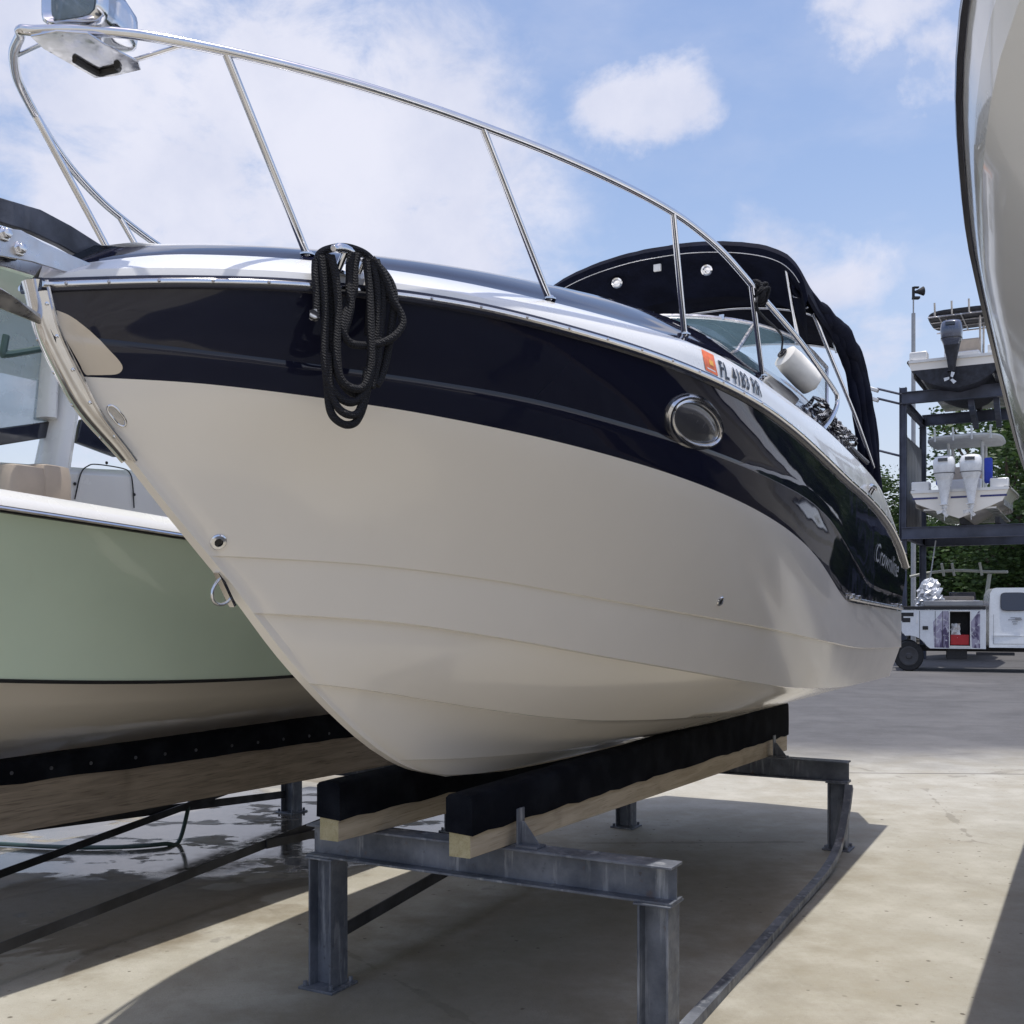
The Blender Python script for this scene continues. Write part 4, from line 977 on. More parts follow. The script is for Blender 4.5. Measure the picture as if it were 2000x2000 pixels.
def anchor():
    m = MB()
    # shank lying through the roller
    sh = [(0, 398), (66, 405), (80, 409), (140, 441), (228, 497), (205, 507), (176, 512), (120, 480), (60, 452), (8, 445)]
    P = [sight(x, y, -0.02) for x, y in sh]; P[0].x -= 0.25; P[-1].x -= 0.25
    m.prism(P, (0, 1, 0), 0.024, M['dark_gal'])
    o = local_thing(m, 'anchor', 'dark galvanised anchor stowed in the bow roller of the navy cruiser', 'anchor', bevel=0.003)
    # plough blade hanging below the roller
    b = MB(); tip = sight(86, 628, 0.01); top = sight(0, 560, 0.03); top2 = sight(0, 603, 0.03)
    d = (tip-(top+top2)/2).normalized(); far = (top+top2)/2-d*0.28; n = Vector((0, -1, 0)); e = d.cross(n).normalized()
    wv = (top-top2).length/2*0.9
    if e.z < 0: e = -e
    ridge = [tip, (top+top2)/2+n*0.045, far+n*0.06]
    up = [tip+e*0.012, (top+top2)/2+e*wv, far+e*wv*1.5]; lo = [tip-e*0.010, (top+top2)/2-e*wv, far-e*wv*1.5]
    b.grid([up, ridge, lo], M['steel_dull']); b.grid([[p-n*0.006 for p in up], [p-n*0.012 for p in ridge], [p-n*0.006 for p in lo]], M['dark_gal'])
    for A in (up, lo): b.grid([A, [p-n*0.006 for p in A]], M['steel_dull'])
    b.build('fluke', o)
    s = MB(); s.bar(P[0]+Vector((-0.02, 0.012, -0.03)), far, 0.02, 0.05, M['dark_gal']); s.build('crown', o, bevel=0.004)
M['dark_gal'] = simple('dark_galvanised', (0.085, 0.09, 0.11), 0.5, 0.35, var=0.3, vscale=9, bump=0.15)
anchor()

# ------------------------------------------------------------------ steel boat stands with carpeted bunks
def baseplate(m, x, y, z=0.0):
    m.box((x, y, z+0.006), (0.19, 0.19, 0.012), M['stand_steel'])
    for a in (-0.072, 0.072):
        for b in (-0.072, 0.072): m.cyl((x+a, y+b, z+0.012), (x+a, y+b, z+0.034), 0.011, M['stand_steel'], 6)
def stand(name, label, frames, bunks, braces, wood_m, zt, bolts=False, origin=(0, 0, 0)):
    """frames: (s, port t, starboard t, beam top z); everything in the boat frame"""
    root = thing(name, label, 'boat stand', P0+U*origin[0]+V*origin[1], ROT)
    O = Vector((origin[0], -origin[1], 0)); H, W = 0.145, 0.125
    for s, tp, tsb, ztop in frames:
        b = MB(); b.ibeam((s, -(tp+0.075), ztop-H/2), (s, -(tsb-0.075), ztop-H/2), H, W, M['stand_steel'])
        for t in (tp, tsb): b.box((s, -t, ztop-H-0.004), (0.15, 0.15, 0.008), M['stand_steel'])
        for v in b.v: v -= O
        b.build('cross_beam', root, bevel=0.002)
        for t in (tp, tsb):
            p = MB(); p.ibeam((s, -t, 0.012), (s, -t, ztop-H-0.008), 0.125, 0.125, M['stand_steel'], up=(0, 1, 0))
            for v in p.v: v -= O
            po = p.build('post', root, bevel=0.002); q = MB(); baseplate(q, s, -t)
            for v in q.v: v -= O
            q.build('base_plate', po, bevel=0.002)
    for s0, s1, t, wd, zb0, zb1, ztp, wh in bunks:
        wv = MB(); n = 14; rows_ = []
        for a, b in ((-1, 0), (1, 0), (1, 1), (-1, 1)):
            rows_.append([Vector((s0+(s1-s0)*k/n, -t+a*wd/2, (zb0+(zb1-zb0)*k/n)+b*(wh+(0.03*k/n)))) for k in range(n+1)])
        wv.grid(rows_, wood_m, cr=True)
        e0 = [r[0] for r in rows_]; e1 = [r[-1] for r in rows_]; wv.add(e0, [(0, 1, 2, 3)], M['wood_end']); wv.add(e1, [(3, 2, 1, 0)], wood_m)
        for v in wv.v: v -= O
        bo = wv.build('bunk_board', root, bevel=0.004)
        c = MB(); rng = random.Random(int(t*100)); R = []; n = 40
        for a, b in ((-1, 0), (-1, 0.45), (-1, 0.9), (-0.8, 1), (0, 1.03), (0.8, 1), (1, 0.9), (1, 0.45), (1, 0)):
            L = []
            for k in range(n+1):
                s = s0-0.006+(s1-s0+0.012)*k/n; zl = (zb0+(zb1-zb0)*k/n)+wh*0.92+0.03*k/n
                L.append(Vector((s, -t+a*(wd/2+0.012)+rng.uniform(-.002, .002), zl+(ztp-zl)*b+(rng.uniform(-.006, .006) if b == 0 else rng.uniform(-.002, .002)))))
            R.append(L)
        c.grid(R, M['carpet'])
        c.add([r[0] for r in R], [tuple(range(len(R)))], M['carpet']); c.add([r[-1] for r in R], [tuple(range(len(R)))[::-1]], M['carpet'])
        if bolts:
            for k in range(26):
                s = s0+0.08+(s1-s0-0.1)*k/26+rng.uniform(-.04, .04); f = (s-s0)/(s1-s0)
                c.lathe([(0.010, -0.002), (0.010, 0.003), (0.004, 0.005)], (s, -t-wd/2-0.013, (zb0+(zb1-zb0)*f)+wh+0.05), (0, -1, 0), M['dark_gal'], 10)
        for v in c.v: v -= O
        c.build('carpet', bo, ang=50)
    for pts, wd, th in braces:
        m = MB(); P = spline([Vector((s, -t, z)) for s, t, z in pts], 16) if len(pts) > 2 else [Vector((s, -t, z)) for s, t, z in pts]
        if len(pts) == 2: m.profile(P[0], P[1], [(0, 0), (wd, 0), (wd, th), (th, th), (th, wd), (0, wd)], M['dark_steel'])
        else:
            rows_ = [[] for _ in range(4)]
            for i, p in enumerate(P):
                d = (P[min(i+1, len(P)-1)]-P[max(i-1, 0)]).normalized(); x = Vector((0, 1, 0)); x = (x-d*x.dot(d)).normalized(); y = d.cross(x)
                for k, (a, b) in enumerate(((-1, -1), (1, -1), (1, 1), (-1, 1))): rows_[k].append(p+x*a*wd/2+y*b*th/2)
            m.grid(rows_, M['stand_steel'], cr=True)
        for v in m.v: v -= O
        m.build('brace', root)
    return root, O
def bracket(root, O, s, t, z, h, flip=1):
    m = MB(); m.prism([(s-0.03, -t, z), (s+0.03, -t, z), (s+0.03, -t, z+h), (s-0.03, -t, z+h)], (0, -1, 0), 0.008, M['stand_steel'])
    m.prism([(s+0.0, -t-0.008, z), (s+0.0, -t-0.09, z), (s+0.0, -t-0.09, z+0.012), (s+0.0, -t-0.02, z+h*0.65), (s+0.0, -t-0.008, z+h*0.65)], (1, 0, 0), 0.008, M['stand_steel'])
    m.box((s, -t-0.05, z+0.005), (0.08, 0.10, 0.010), M['stand_steel'])
    for v in m.v: v -= O
    m.build('bracket', root, bevel=0.0015)
NB_, NF_ = 0.735, 0.625
far_top = (4.22, 0.93, 0.46)
r1, O1 = stand('boat_stand', 'low grey steel stand with two black carpeted bunks carrying the navy and white cruiser',
      [(0.33, 1.00, -0.58, NB_), (4.27, 0.86, -0.76, NF_)],
      [(0.0, 4.8, 0.315, 0.095, 0.745, 0.605, 0.985, 0.10), (0.0, 4.8, -0.315, 0.095, 0.745, 0.605, 0.985, 0.10)],
      [([(0.42, -0.56, 0.20), (4.2, -0.74, 0.43)], 0.06, 0.008),
       ([(4.20, 0.95, 0.46), (4.05, 0.955, 0.30), (3.78, 0.96, 0.12), (3.3, 0.97, 0.045), (2.4, 0.985, 0.03), (1.4, 1.01, 0.025), (0.42, 1.03, 0.025)], 0.05, 0.045)], M['wood'], 1.0)
bracket(r1, O1, 0.33, 0.40, NB_, 0.155); bracket(r1, O1, 4.27, 0.40, NF_, 0.155)

# ------------------------------------------------------------------ generic production hull, bow along -x
def loft(s0, s1, bm, zs, zch, zk, rake, p=2.6, sheer_drop=0.1, bows=None, dead=0.3, side_m=None, low_m=None, split=0.0, flare=0.05, n=60, chf=0.86, rnd=0.018):
    """simple planing hull: sheer, chine and keel with a raked stem; returns MB and the sheer functions"""
    L = (s1-s0)*0.6
    fs = half_breadth(s0, L, bm, p, 0.03, s1); fc = half_breadth(s0+rake*0.45, L*0.95, bm*chf, p*0.75, 0.02, s1)
    sz = lambda s: zs-sheer_drop*((s-s0)/(s1-s0))
    cz = lambda s: zch+(zs-zch)*0.42*max(0, 1-(s-s0-rake*0.45)/(L*0.9))**2.0
    kz = lambda s: zk+(zch-zk)*1.0*max(0, 1-(s-s0-rake*0.8)/(L*0.55))**2.2
    def at_(s0_, f, z, k):
        s = s0_+(s1-s0_)*(k/n)**1.4; return s, f(s), z(s)
    R = {}; mb = MB()
    for side in (1, -1):
        S = [Vector((s, -side*b, z)) for s, b, z in (at_(s0, fs, sz, k) for k in range(n+1))]
        C = [Vector((s, -side*b, z)) for s, b, z in (at_(s0+rake*0.45, fc, cz, k) for k in range(n+1))]
        C2 = [Vector((p_.x, p_.y*0.975 if abs(p_.y) > .03 else p_.y, p_.z-0.006)) for p_ in C]
        K = [Vector((s, 0, z)) for s, b, z in (at_(s0+rake*0.8, lambda s: 0.0, kz, k) for k in range(n+1))]
        rows_ = [K]
        for q in range(1, 5): rows_.append([a.lerp(b, q/5)+Vector((0, 0, -rnd*sin(pi*q/5)**0.8*(q/5)**0.5*min(1, k/10))) for k, (a, b) in enumerate(zip(K, C2))])
        rows_ += [C2, C]; nlow = len(rows_)-1
        Q = 10
        for q in range(1, Q):
            x = q/Q; rows_.append([a.lerp(b, x)+Vector((0, side*flare*4*x*(1-x)*(1-k/n)**1.5*min(1, abs(a.y+b.y)*3), 0)) for k, (a, b) in enumerate(zip(C, S))])
        rows_.append(S)
        sp = nlow+int(round(Q*split))
        mb.grid(rows_, None, matf=lambda i, j: low_m if i < sp else side_m)
        R[side] = rows_
    for i in range(len(R[1])-1):
        mm = low_m if i < sp else side_m
        mb.add([R[1][i][0], R[1][i+1][0], R[-1][i+1][0], R[-1][i][0]], [(0, 1, 2, 3)], mm)
        mb.add([R[1][i][-1], R[1][i+1][-1], R[-1][i+1][-1], R[-1][i][-1]], [(0, 1, 2, 3)], mm)
    return mb, R, fs, sz, fc, cz, kz

# ------------------------------------------------------------------ pale green boat on the next stand
GT = -2.80                                                          # its keel line, to starboard of the cruiser
def green_boat():
    root = thing('center_console_boat', 'pale green fishing boat with white gunwale, left of the navy cruiser', 'boat', P0+V*GT, ROT)
    B = lambda px, py, t: sight(px, py, t)+Vector((0, GT, 0))
    hb, R, fs, sz, fc, cz, kz = loft(-3.9, 4.6, 1.22, 2.33, 1.30, 0.86, 1.9, p=3.2, sheer_drop=0.50, side_m=M['gel_green'], low_m=M['gel_white'], split=0.0, flare=0.08, chf=0.875)
    # bottom below the spray line in cream paint
    hb.build('hull', root, ang=24)
    st = MB(); pth = [r for r in R[1][6]]
    ln = [Vector((p.x, p.y-0.004, p.z)) for p in R[1][6]]; st.grid([[p+Vector((0, -0.003, -0.008)) for p in ln], [p+Vector((0, -0.006, 0.0)) for p in ln], [p+Vector((0, -0.003, 0.010)) for p in ln]], M['black'])
    st.build('boot_stripe', root)
    g = MB(); rb = MB()
    for side in (1, -1):
        S = R[side][-1]; out = lambda a, z: [Vector((p.x, p.y-side*a, p.z+z)) for p in S]
        g.grid([out(0.012, 0.0), out(0.020, 0.006), out(0.010, 0.028), out(-0.05, 0.085), out(-0.16, 0.10), out(-0.19, 0.07), out(-0.20, -0.15)], M['gel_deck'])
        rb.grid([out(0.0, -0.024), out(0.018, -0.022), out(0.024, -0.014), out(0.024, -0.006), out(0.012, 0.0)], M['black'])
        rb.grid([out(0.024, -0.014), out(0.033, -0.007), out(0.026, 0.001)], M['steel'])
    g.build('gunwale_cap', root, ang=50); rb.build('rub_rail', root)
    d = MB(); S1, S2 = R[1][-1], R[-1][-1]; d.grid([[p+Vector((0, 0.19, -0.2)) if abs(p.y) > .2 else p+Vector((0, 0, -.2)) for p in S1], [Vector((p.x, 0, p.z-0.17)) for p in S1], [p+Vector((0, -0.19, -0.2)) if abs(p.y) > .2 else p+Vector((0, 0, -.2)) for p in S2]], M['gel_deck']); d.build('deck', root)
    # console with its hatch, seat cushions ahead of it
    tc_ = GT+0.62
    con = MB(); q = [B(58, 985, tc_), B(345, 1035, tc_), B(322, 1000, tc_), B(225, 872, tc_), B(165, 852, tc_), B(110, 862, tc_), B(0, 874, tc_)]
    zc = q[0].z-0.25; s0 = B(0, 880, tc_).x-0.35; zt = 2.42
    con.prism([(s0-0.02, -0.62, 1.7), (2.35, -0.62, 1.7), (2.35, -0.62, 2.52), (1.3, -0.62, 2.52), (0.45, -0.62, zt+0.03), (s0+0.12, -0.62, zt-0.02), (s0-0.02, -0.62, zt-0.2)], (0, 1, 0), 1.24, M['gel_deck'])
    co = con.build('console', root, bevel=0.04)
    h = MB(); rect = [B(x, y, tc_+0.008) for x, y in ((146, 975), (158, 925), (172, 910), (190, 907), (240, 915), (254, 925), (259, 945), (262, 992))]
    h.tube(spline(rect, 5), 0.0035, M['chassis'], 6)
    for x, y in ((146, 945), (208, 904), (262, 966)): h.lathe([(0.009, 0), (0.008, 0.004)], B(x, y, tc_+0.004), (0, -1, 0), M['chassis'], 10)
    h.build('hatch', co)
    c = MB()
    for (x0, x1) in ((-40, 30), (22, 78)):
        a = B(x0, 965, tc_+0.10); b = B(x1, 965, tc_+0.10); cx = (a.x+b.x)/2; cw = abs(b.x-a.x)/2+0.02; zz = B((x0+x1)/2, 912, tc_+.1).z
        rr = []
        for (f, dz) in ((0.6, 0.0), (0.93, -0.012), (1.0, -0.06), (1.0, -0.22), (0.95, -0.3)):
            rr.append([Vector((cx+cw*f*(abs(cos(t))**0.45)*(1 if cos(t) > 0 else -1), -0.80+0.16*f*(abs(sin(t))**0.45)*(1 if sin(t) > 0 else -1), zz+dz)) for t in [2*pi*k/24 for k in range(24)]])
        c.grid(rr, M['beige'], cc=True); c.add(rr[0], [tuple(range(24))], M['beige'])
    c.build('seat_cushion', root, ang=60)
    # windscreen: dark lower frame, clear panes, wide pillars, hardtop
    tw = GT+0.66
    wl = [B(-120, 880, tw), B(0, 868, tw), B(110, 852, tw)]; wf = MB()
    fr = [B(-160, 850, tw), B(0, 836, tw), B(118, 820, tw), B(112, 852, tw), B(0, 870, tw), B(-160, 892, tw)]
    wf.prism(fr, (0, 1, 0), 0.03, M['glass_dark'])
    fr2 = [B(160, 818, tw), B(238, 886, tw), B(228, 893, tw), B(150, 864, tw), B(155, 838, tw)]
    wf.prism(fr2, (0, 1, 0), 0.03, M['glass_dark']); wo = wf.build('windscreen_frame', root, bevel=0.006)
    gl = MB(); gl.prism([B(-160, 850, tw-.01), B(0, 836, tw-.01), B(118, 820, tw-.01), B(132, 600, tw-.01), B(0, 590, tw-.01), B(-160, 590, tw-.01)], (0, 1, 0), 0.008, M['glass_blue'])
    gl.prism([B(160, 818, tw-.01), B(238, 886, tw-.01), B(238, 760, tw-.01), B(170, 760, tw-.01)], (0, 1, 0), 0.008, M['glass_blue'])
    gl.build('window_pane', wo)
    for a, b, wd in (((88, 985), (142, 690), 0.115), ((88, 818), (100, 640), 0.07)):
        for side in (1, -1):
            pl = MB(); p, q_ = B(*a, tw+0.01), B(*b, tw+0.01); p.y *= side; q_.y *= side; q_ = p+(q_-p)*((3.25-p.z)/(q_.z-p.z))
            pl.tube([p, q_], [wd*1.1, wd*0.75], M['gel_deck'], 14, flat=0.5); pl.build('hardtop_pillar', root)
    # hardtop, pale green underside
    zt = 3.23; ht = MB(); x0 = -2.2; outl = [(x0, -0.75), (x0+0.25, -0.95), (1.65, -1.0), (1.85, -0.85), (1.85, 0.85), (1.65, 1.0), (x0+0.25, 0.95), (x0, 0.75)]
    dx = 0.0
    ht.prism([(a+dx, b, zt) for a, b in outl], (0, 0, 1), 0.09, M['gel_green']); ho = ht.build('hardtop', root, bevel=0.03)
    for side in (1, -1): rl = MB(); rl.tube(spline([Vector((p.x, p.y*side, p.z)) for p in (B(12, 655, GT+1.0), B(6, 690, GT+1.0), B(10, 692, GT+1.0), B(30, 690, GT+1.0), B(88, 680, GT+1.0), B(130, 672, GT+1.0))], 5), 0.016, M['tube_green'], 8); rl.build('grab_rail', ho)
M['tube_green'] = simple('dark_green_tube', (0.035, 0.07, 0.065), 0.4)
green_boat()
gz = 0.93
r2, O2 = stand('boat_stand', 'low dark steel stand with weathered bunk boards carrying the pale green boat', 
      [(-0.9, GT+0.95, GT-0.66, 0.60), (3.5, GT+0.95, GT-0.66, 0.50)],
      [(-2.6, 4.2, GT+0.36, 0.10, 0.62, 0.46, gz, 0.26), (-2.6, 4.2, GT-0.36, 0.10, 0.62, 0.46, gz, 0.26)],
      [([(-0.85, GT+0.95, 0.12), (3.45, GT+0.95, 0.44)], 0.05, 0.008), ([(1.35, GT+0.965, 0.285), (3.45, GT+0.965, 0.20)], 0.05, 0.008),
       ([(-0.85, GT-0.66, 0.42), (3.42, GT-0.66, 0.13)], 0.06, 0.008), ([(0.7, GT-0.62, 0.05), (3.42, GT-0.62, 0.35)], 0.05, 0.008)], M['wood_old'], gz, bolts=True, origin=(0, GT))

# ------------------------------------------------------------------ tall white boat on the right
def right_boat():
    TC = 3.66
    root = thing('express_boat', 'tall white boat with black rub rail, cut off by the right edge', 'boat', P0+V*TC, ROT)
    # sheer fitted to its outline: (s, half breadth, z)
    tab = [(-3.4, 0.02, 2.80), (-3.0, 0.68, 2.77), (-2.4, 1.13, 2.72), (-1.73, 1.367, 2.66), (-1.3, 1.42, 2.62), (-0.734, 1.449, 2.55), (0.13, 1.455, 2.45), (1.665, 1.47, 2.35), (4.0, 1.47, 2.26), (6.6, 1.45, 2.2)]
    ss = [a for a, b, c in tab]; fb = pchip(ss, [b for a, b, c in tab]); fz = pchip(ss, [c for a, b, c in tab])
    h = MB(); n = 70; rows2 = {}
    for side in (-1, 1):
        def rw(fr, z, ds, dk=0.0): 
            out = []
            for k in range(n+1):
                s = -3.4+ds+(6.6+3.4-ds)*(k/n)**1.3; b = max(fb(max(s-ds*0.8, -3.4))*fr-dk*max(0, 1-k/n*2.2), 0.02); out.append(Vector((s, -side*b, z(s))))
            return out
        sh = rw(1, fz, 0); 
        l1 = rw(0.988, lambda s: fz(s)-0.075, 0.05); l2 = rw(0.978, lambda s: fz(s)-0.125, 0.07)
        md = rw(0.90, lambda s: fz(s)-0.32, 0.26, 0.07); kn = rw(0.86, lambda s: fz(s)-0.70, 0.65, 0.16); kn2 = rw(0.865, lambda s: fz(s)-0.73, 0.77, 0.16)
        ch = rw(0.78, lambda s: 1.35+0.5*max(0, 1-(s+2.1)/3.0)**2, 1.35, 0.14); ke = [Vector((-1.4+(6.6+1.4)*(k/n)**1.3, 0, 0.95+0.55*max(0, 1-k/n*3)**2)) for k in range(n+1)]
        R = [ke]+between(ke, ch, 2)+[ch]+between(ch, kn2, 3, -0.01)+[kn2, kn]; a = len(R)-1
        R += between(kn, md, 2)+[md]; a = len(R); R += between(md, l2, 3, -0.008)+[l2]; b_ = len(R)-1; R += [l1]; R += [sh]
        def mf(i, j):
            if i >= b_+1: return M['gel_grey']
            if i >= b_: return M['stripe_cream']
            return M['gel_grey'] if i >= a-1 else M['gel_slate']
        h.grid(R, None, matf=mf); rows2[side] = R
    for i in range(len(rows2[1])-1):
        p, q = rows2[1], rows2[-1]
        for e in (0, -1): h.add([p[i][e], p[i+1][e], q[i+1][e], q[i][e]], [(0, 1, 2, 3)], M['gel_grey'])
    h.build('hull', root, ang=24)
    rb = MB()
    for side in (-1, 1):
        S = rows2[side][-1]; o = lambda a, z: [Vector((p.x, p.y-side*a, p.z+z)) for p in S]
        rb.grid([o(0.0, -0.012), o(0.010, -0.010), o(0.012, 0.0), o(0.009, 0.008), o(0.0, 0.009)], M['rail_vinyl'])
    rb.build('rub_rail', root)
    d = MB(); S, T = rows2[1][-1], rows2[-1][-1]; d.grid([S, [p*0.9+Vector((p.x*0.1, 0, p.z*0.1+0.10)) for p in S], [Vector((p.x, 0, p.z+0.2)) for p in S], [p*0.9+Vector((p.x*0.1, 0, p.z*0.1+0.10)) for p in T], T], M['gel_deck']); d.build('deck', root)
    return TC
TC = right_boat()
def hose():
    m = MB(); pts = [at(384, 1540, 8.2), at(372, 1562, 8.0), at(350, 1580, 7.8), at(320, 1597, 7.7), at(240, 1617, 7.6), at(120, 1632, 7.6), at(0, 1643, 7.7), at(-120, 1650, 7.8)]
    for p in pts[2:]: p.z = max(0.018, p.z*0.0+0.02)
    pts = [Vector((p.x, p.y, p.z)) for p in pts]
    m.tube(spline(pts, 8), 0.016, M['tube_green'], 8); tag(m.build('garden_hose'), 'dark green hose lying on the wet concrete under the green boat', 'hose')
hose()
r3, O3 = stand('boat_stand', 'steel stand under the tall white boat at the right edge', [(0.6, TC+0.8, TC-0.8, 0.74), (4.5, TC+0.8, TC-0.8, 0.66)],
      [(0.0, 5.4, TC+0.4, 0.135, 0.75, 0.64, 1.02, 0.10), (0.0, 5.4, TC-0.4, 0.135, 0.75, 0.64, 1.02, 0.10)], [], M['wood'], 1.0, origin=(0, TC))

# ------------------------------------------------------------------ storage rack with its boats
YR = 33.0
A0 = at(1764, 1190, YR); A0.z = 0
def RK(a, b, z): return A0+U*a+V*b+Vector((0, 0, z))                # aft, to the right, up
def rack_local(a, b, z): return Vector((a, -b, z))
def rack():
    root = thing('boat_rack', 'tall slate grey steel storage rack holding two boats one above the other', 'rack', A0, ROT)
    ZT, ZL = 8.35, 4.2; W = 9.0; D = 4.3
    def part(name, fn, mat=None, bevel=0.0):
        m = MB(); fn(m); return m.build(name, root, bevel=bevel)
    for a in (0, D):
        for b in (0, W):
            part('post', lambda m: m.ibeam((a, -b, 0), (a, -b, ZT+(0.15 if a == 0 else -0.1)), 0.2, 0.2, M['rack_steel'], 0.02, 0.014, up=(0, 1, 0)))
    for a in (0, D):
        for z, hh in ((ZT-0.20, 0.36), (ZL-0.18, 0.36)):
            part('beam', lambda m: m.ibeam((a-0.12 if a == 0 else a, 0.02, z), (a-0.12 if a == 0 else a, -W-0.1, z), hh, 0.18, M['rack_steel'], 0.022, 0.014))
    for b in (0, W):
        for z in (ZT-0.3, ZL-0.2): part('tie_beam', lambda m: m.ibeam((0, -b, z), (D, -b, z), 0.26, 0.14, M['rack_steel'], 0.016, 0.01))
    # bunks across the beams
    for z in (ZT, ZL):
        for b in (1.75, 2.7): part('bunk', lambda m: m.box((D/2, -b, z+0.09), (D+1.6, 0.13, 0.18), M['chassis']), bevel=0.01)
    for b in (1.9, 2.6):
        part('knee_brace', lambda m: m.bar((0.2, -b, ZT-0.45), (D-0.2, -b+0.2, ZT-0.55), 0.16, 0.2, M['rack_steel']))
    # corrugated wind panel between the left-hand posts
    p = MB(); rng = random.Random(4); rows_ = []
    nz = 14
    for k in range(nz+1):
        z = ZL+0.15+(ZT-1.0-ZL-0.15)*k/nz; rows_.append([Vector((0.15+(D-0.35)*j/60, 0.03+0.02*sin(j*1.9), z-(0.0 if k else 0.15*abs(sin(j*0.9)))-(0.9*j/60 if k == nz else 0.0))) for j in range(61)])
    p.grid(rows_, M['sheet']); p.build('wind_panel', root)
    for z in (ZT-0.35, ZL+2.2, ZT-0.05):                            # floodlight arms on the corner post
        m = MB(); m.tube([Vector((0, 0.05, z)), Vector((-0.15, 0.75, z+0.22))], 0.035, M['rack_steel'], 8); o = m.build('lamp_arm', root)
        l = MB(); l.box((-0.17, 0.85, z+0.20), (0.22, 0.32, 0.10), M['white_plastic'], Matrix.Rotation(0.4, 3, 'X')); l.build('lamp_head', o, bevel=0.02)
    m = MB(); m.tube(spline([Vector((0.3, -0.9, ZL-0.4)), Vector((0.15, -0.7, 2.2)), Vector((0.1, -0.55, 1.0))]), 0.02, M['pole_grey'], 6); m.build('cable', root)
rack()

def outboard(parent, x, y, z, cowl, leg, h=1.0):
    """outboard engine hung on a transom at (x, y); +x is forward, engine behind it"""
    def rsec(cx, cz, lx, ly, k=3.2, n=24):
        R = []
        for i in range(n):
            a = 2*pi*i/n; ca, sa = cos(a), sin(a); r = (abs(ca)**k+abs(sa)**k)**(-1/k); R.append(Vector((cx+lx*ca*r, y+1.4*ly*sa*r, cz)))
        return R
    m = MB(); H = h; WF = 1.4
    m.grid([rsec(x-.30, z+.10*H, .17, .10), rsec(x-.32, z+.20*H, .26, .16), rsec(x-.33, z+.34*H, .31, .20), rsec(x-.34, z+.55*H, .33, .215), rsec(x-.33, z+.72*H, .32, .205), rsec(x-.31, z+.80*H, .27, .175), rsec(x-.30, z+.835*H, .16, .10), rsec(x-.30, z+.84*H, .02, .02)], cowl, cc=True)
    o = m.build('outboard', parent, ang=45)
    s = MB(); s.grid([rsec(x-.335, z+.335*H, .318, .206), rsec(x-.335, z+.352*H, .322, .209)], M['chassis'], cc=True); s.build('cowl_band', o); s = MB(); s.box((x-.665, y, z+.70*H), (0.05, 0.26, 0.09), M['glass_dark']); s.build('air_intake', o)
    l = MB(); l.grid([rsec(x-.31, z+.24*H, .25, .165), rsec(x-.30, z+.05*H, .21, .135), rsec(x-.29, z-.15*H, .17, .10), rsec(x-.28, z-.42*H, .14, .07), rsec(x-.28, z-.62*H, .12, .05)], leg, cc=True)
    l.box((x-.36, y, z-.52*H), (0.42, 0.22, 0.02), leg)
    l.lathe([(0.01, -.30), (.045, -.22), (.065, -.05), (.06, .14), (.045, .20)], (x-.30, y, z-.72*H), (-1, 0, 0), leg, 14)
    l.prism([(x-.36, y-.012, z-.70*H), (x-.18, y-.012, z-.70*H), (x-.28, y-.012, z-.95*H)], (0, 1, 0), 0.024, leg); l.build('lower_unit', o, bevel=0.004)
    pr = MB(); hub = Vector((x-.55, y, z-.72*H))
    for k in range(3):
        a = 2*pi*k/3; e = Vector((0, cos(a), sin(a))); t = Vector((0, -sin(a), cos(a)))
        pr.prism([hub+e*.04-t*.03, hub+e*.17-t*.08, hub+e*.19+t*.02, hub+e*.04+t*.04], (1, .3, 0), 0.012, M['steel_dull'])
    pr.build('propeller', o); b = MB(); b.box((x-.10, y, z+.02), (0.16, 0.22, 0.34), M['chassis']); b.build('bracket', o, bevel=0.02)
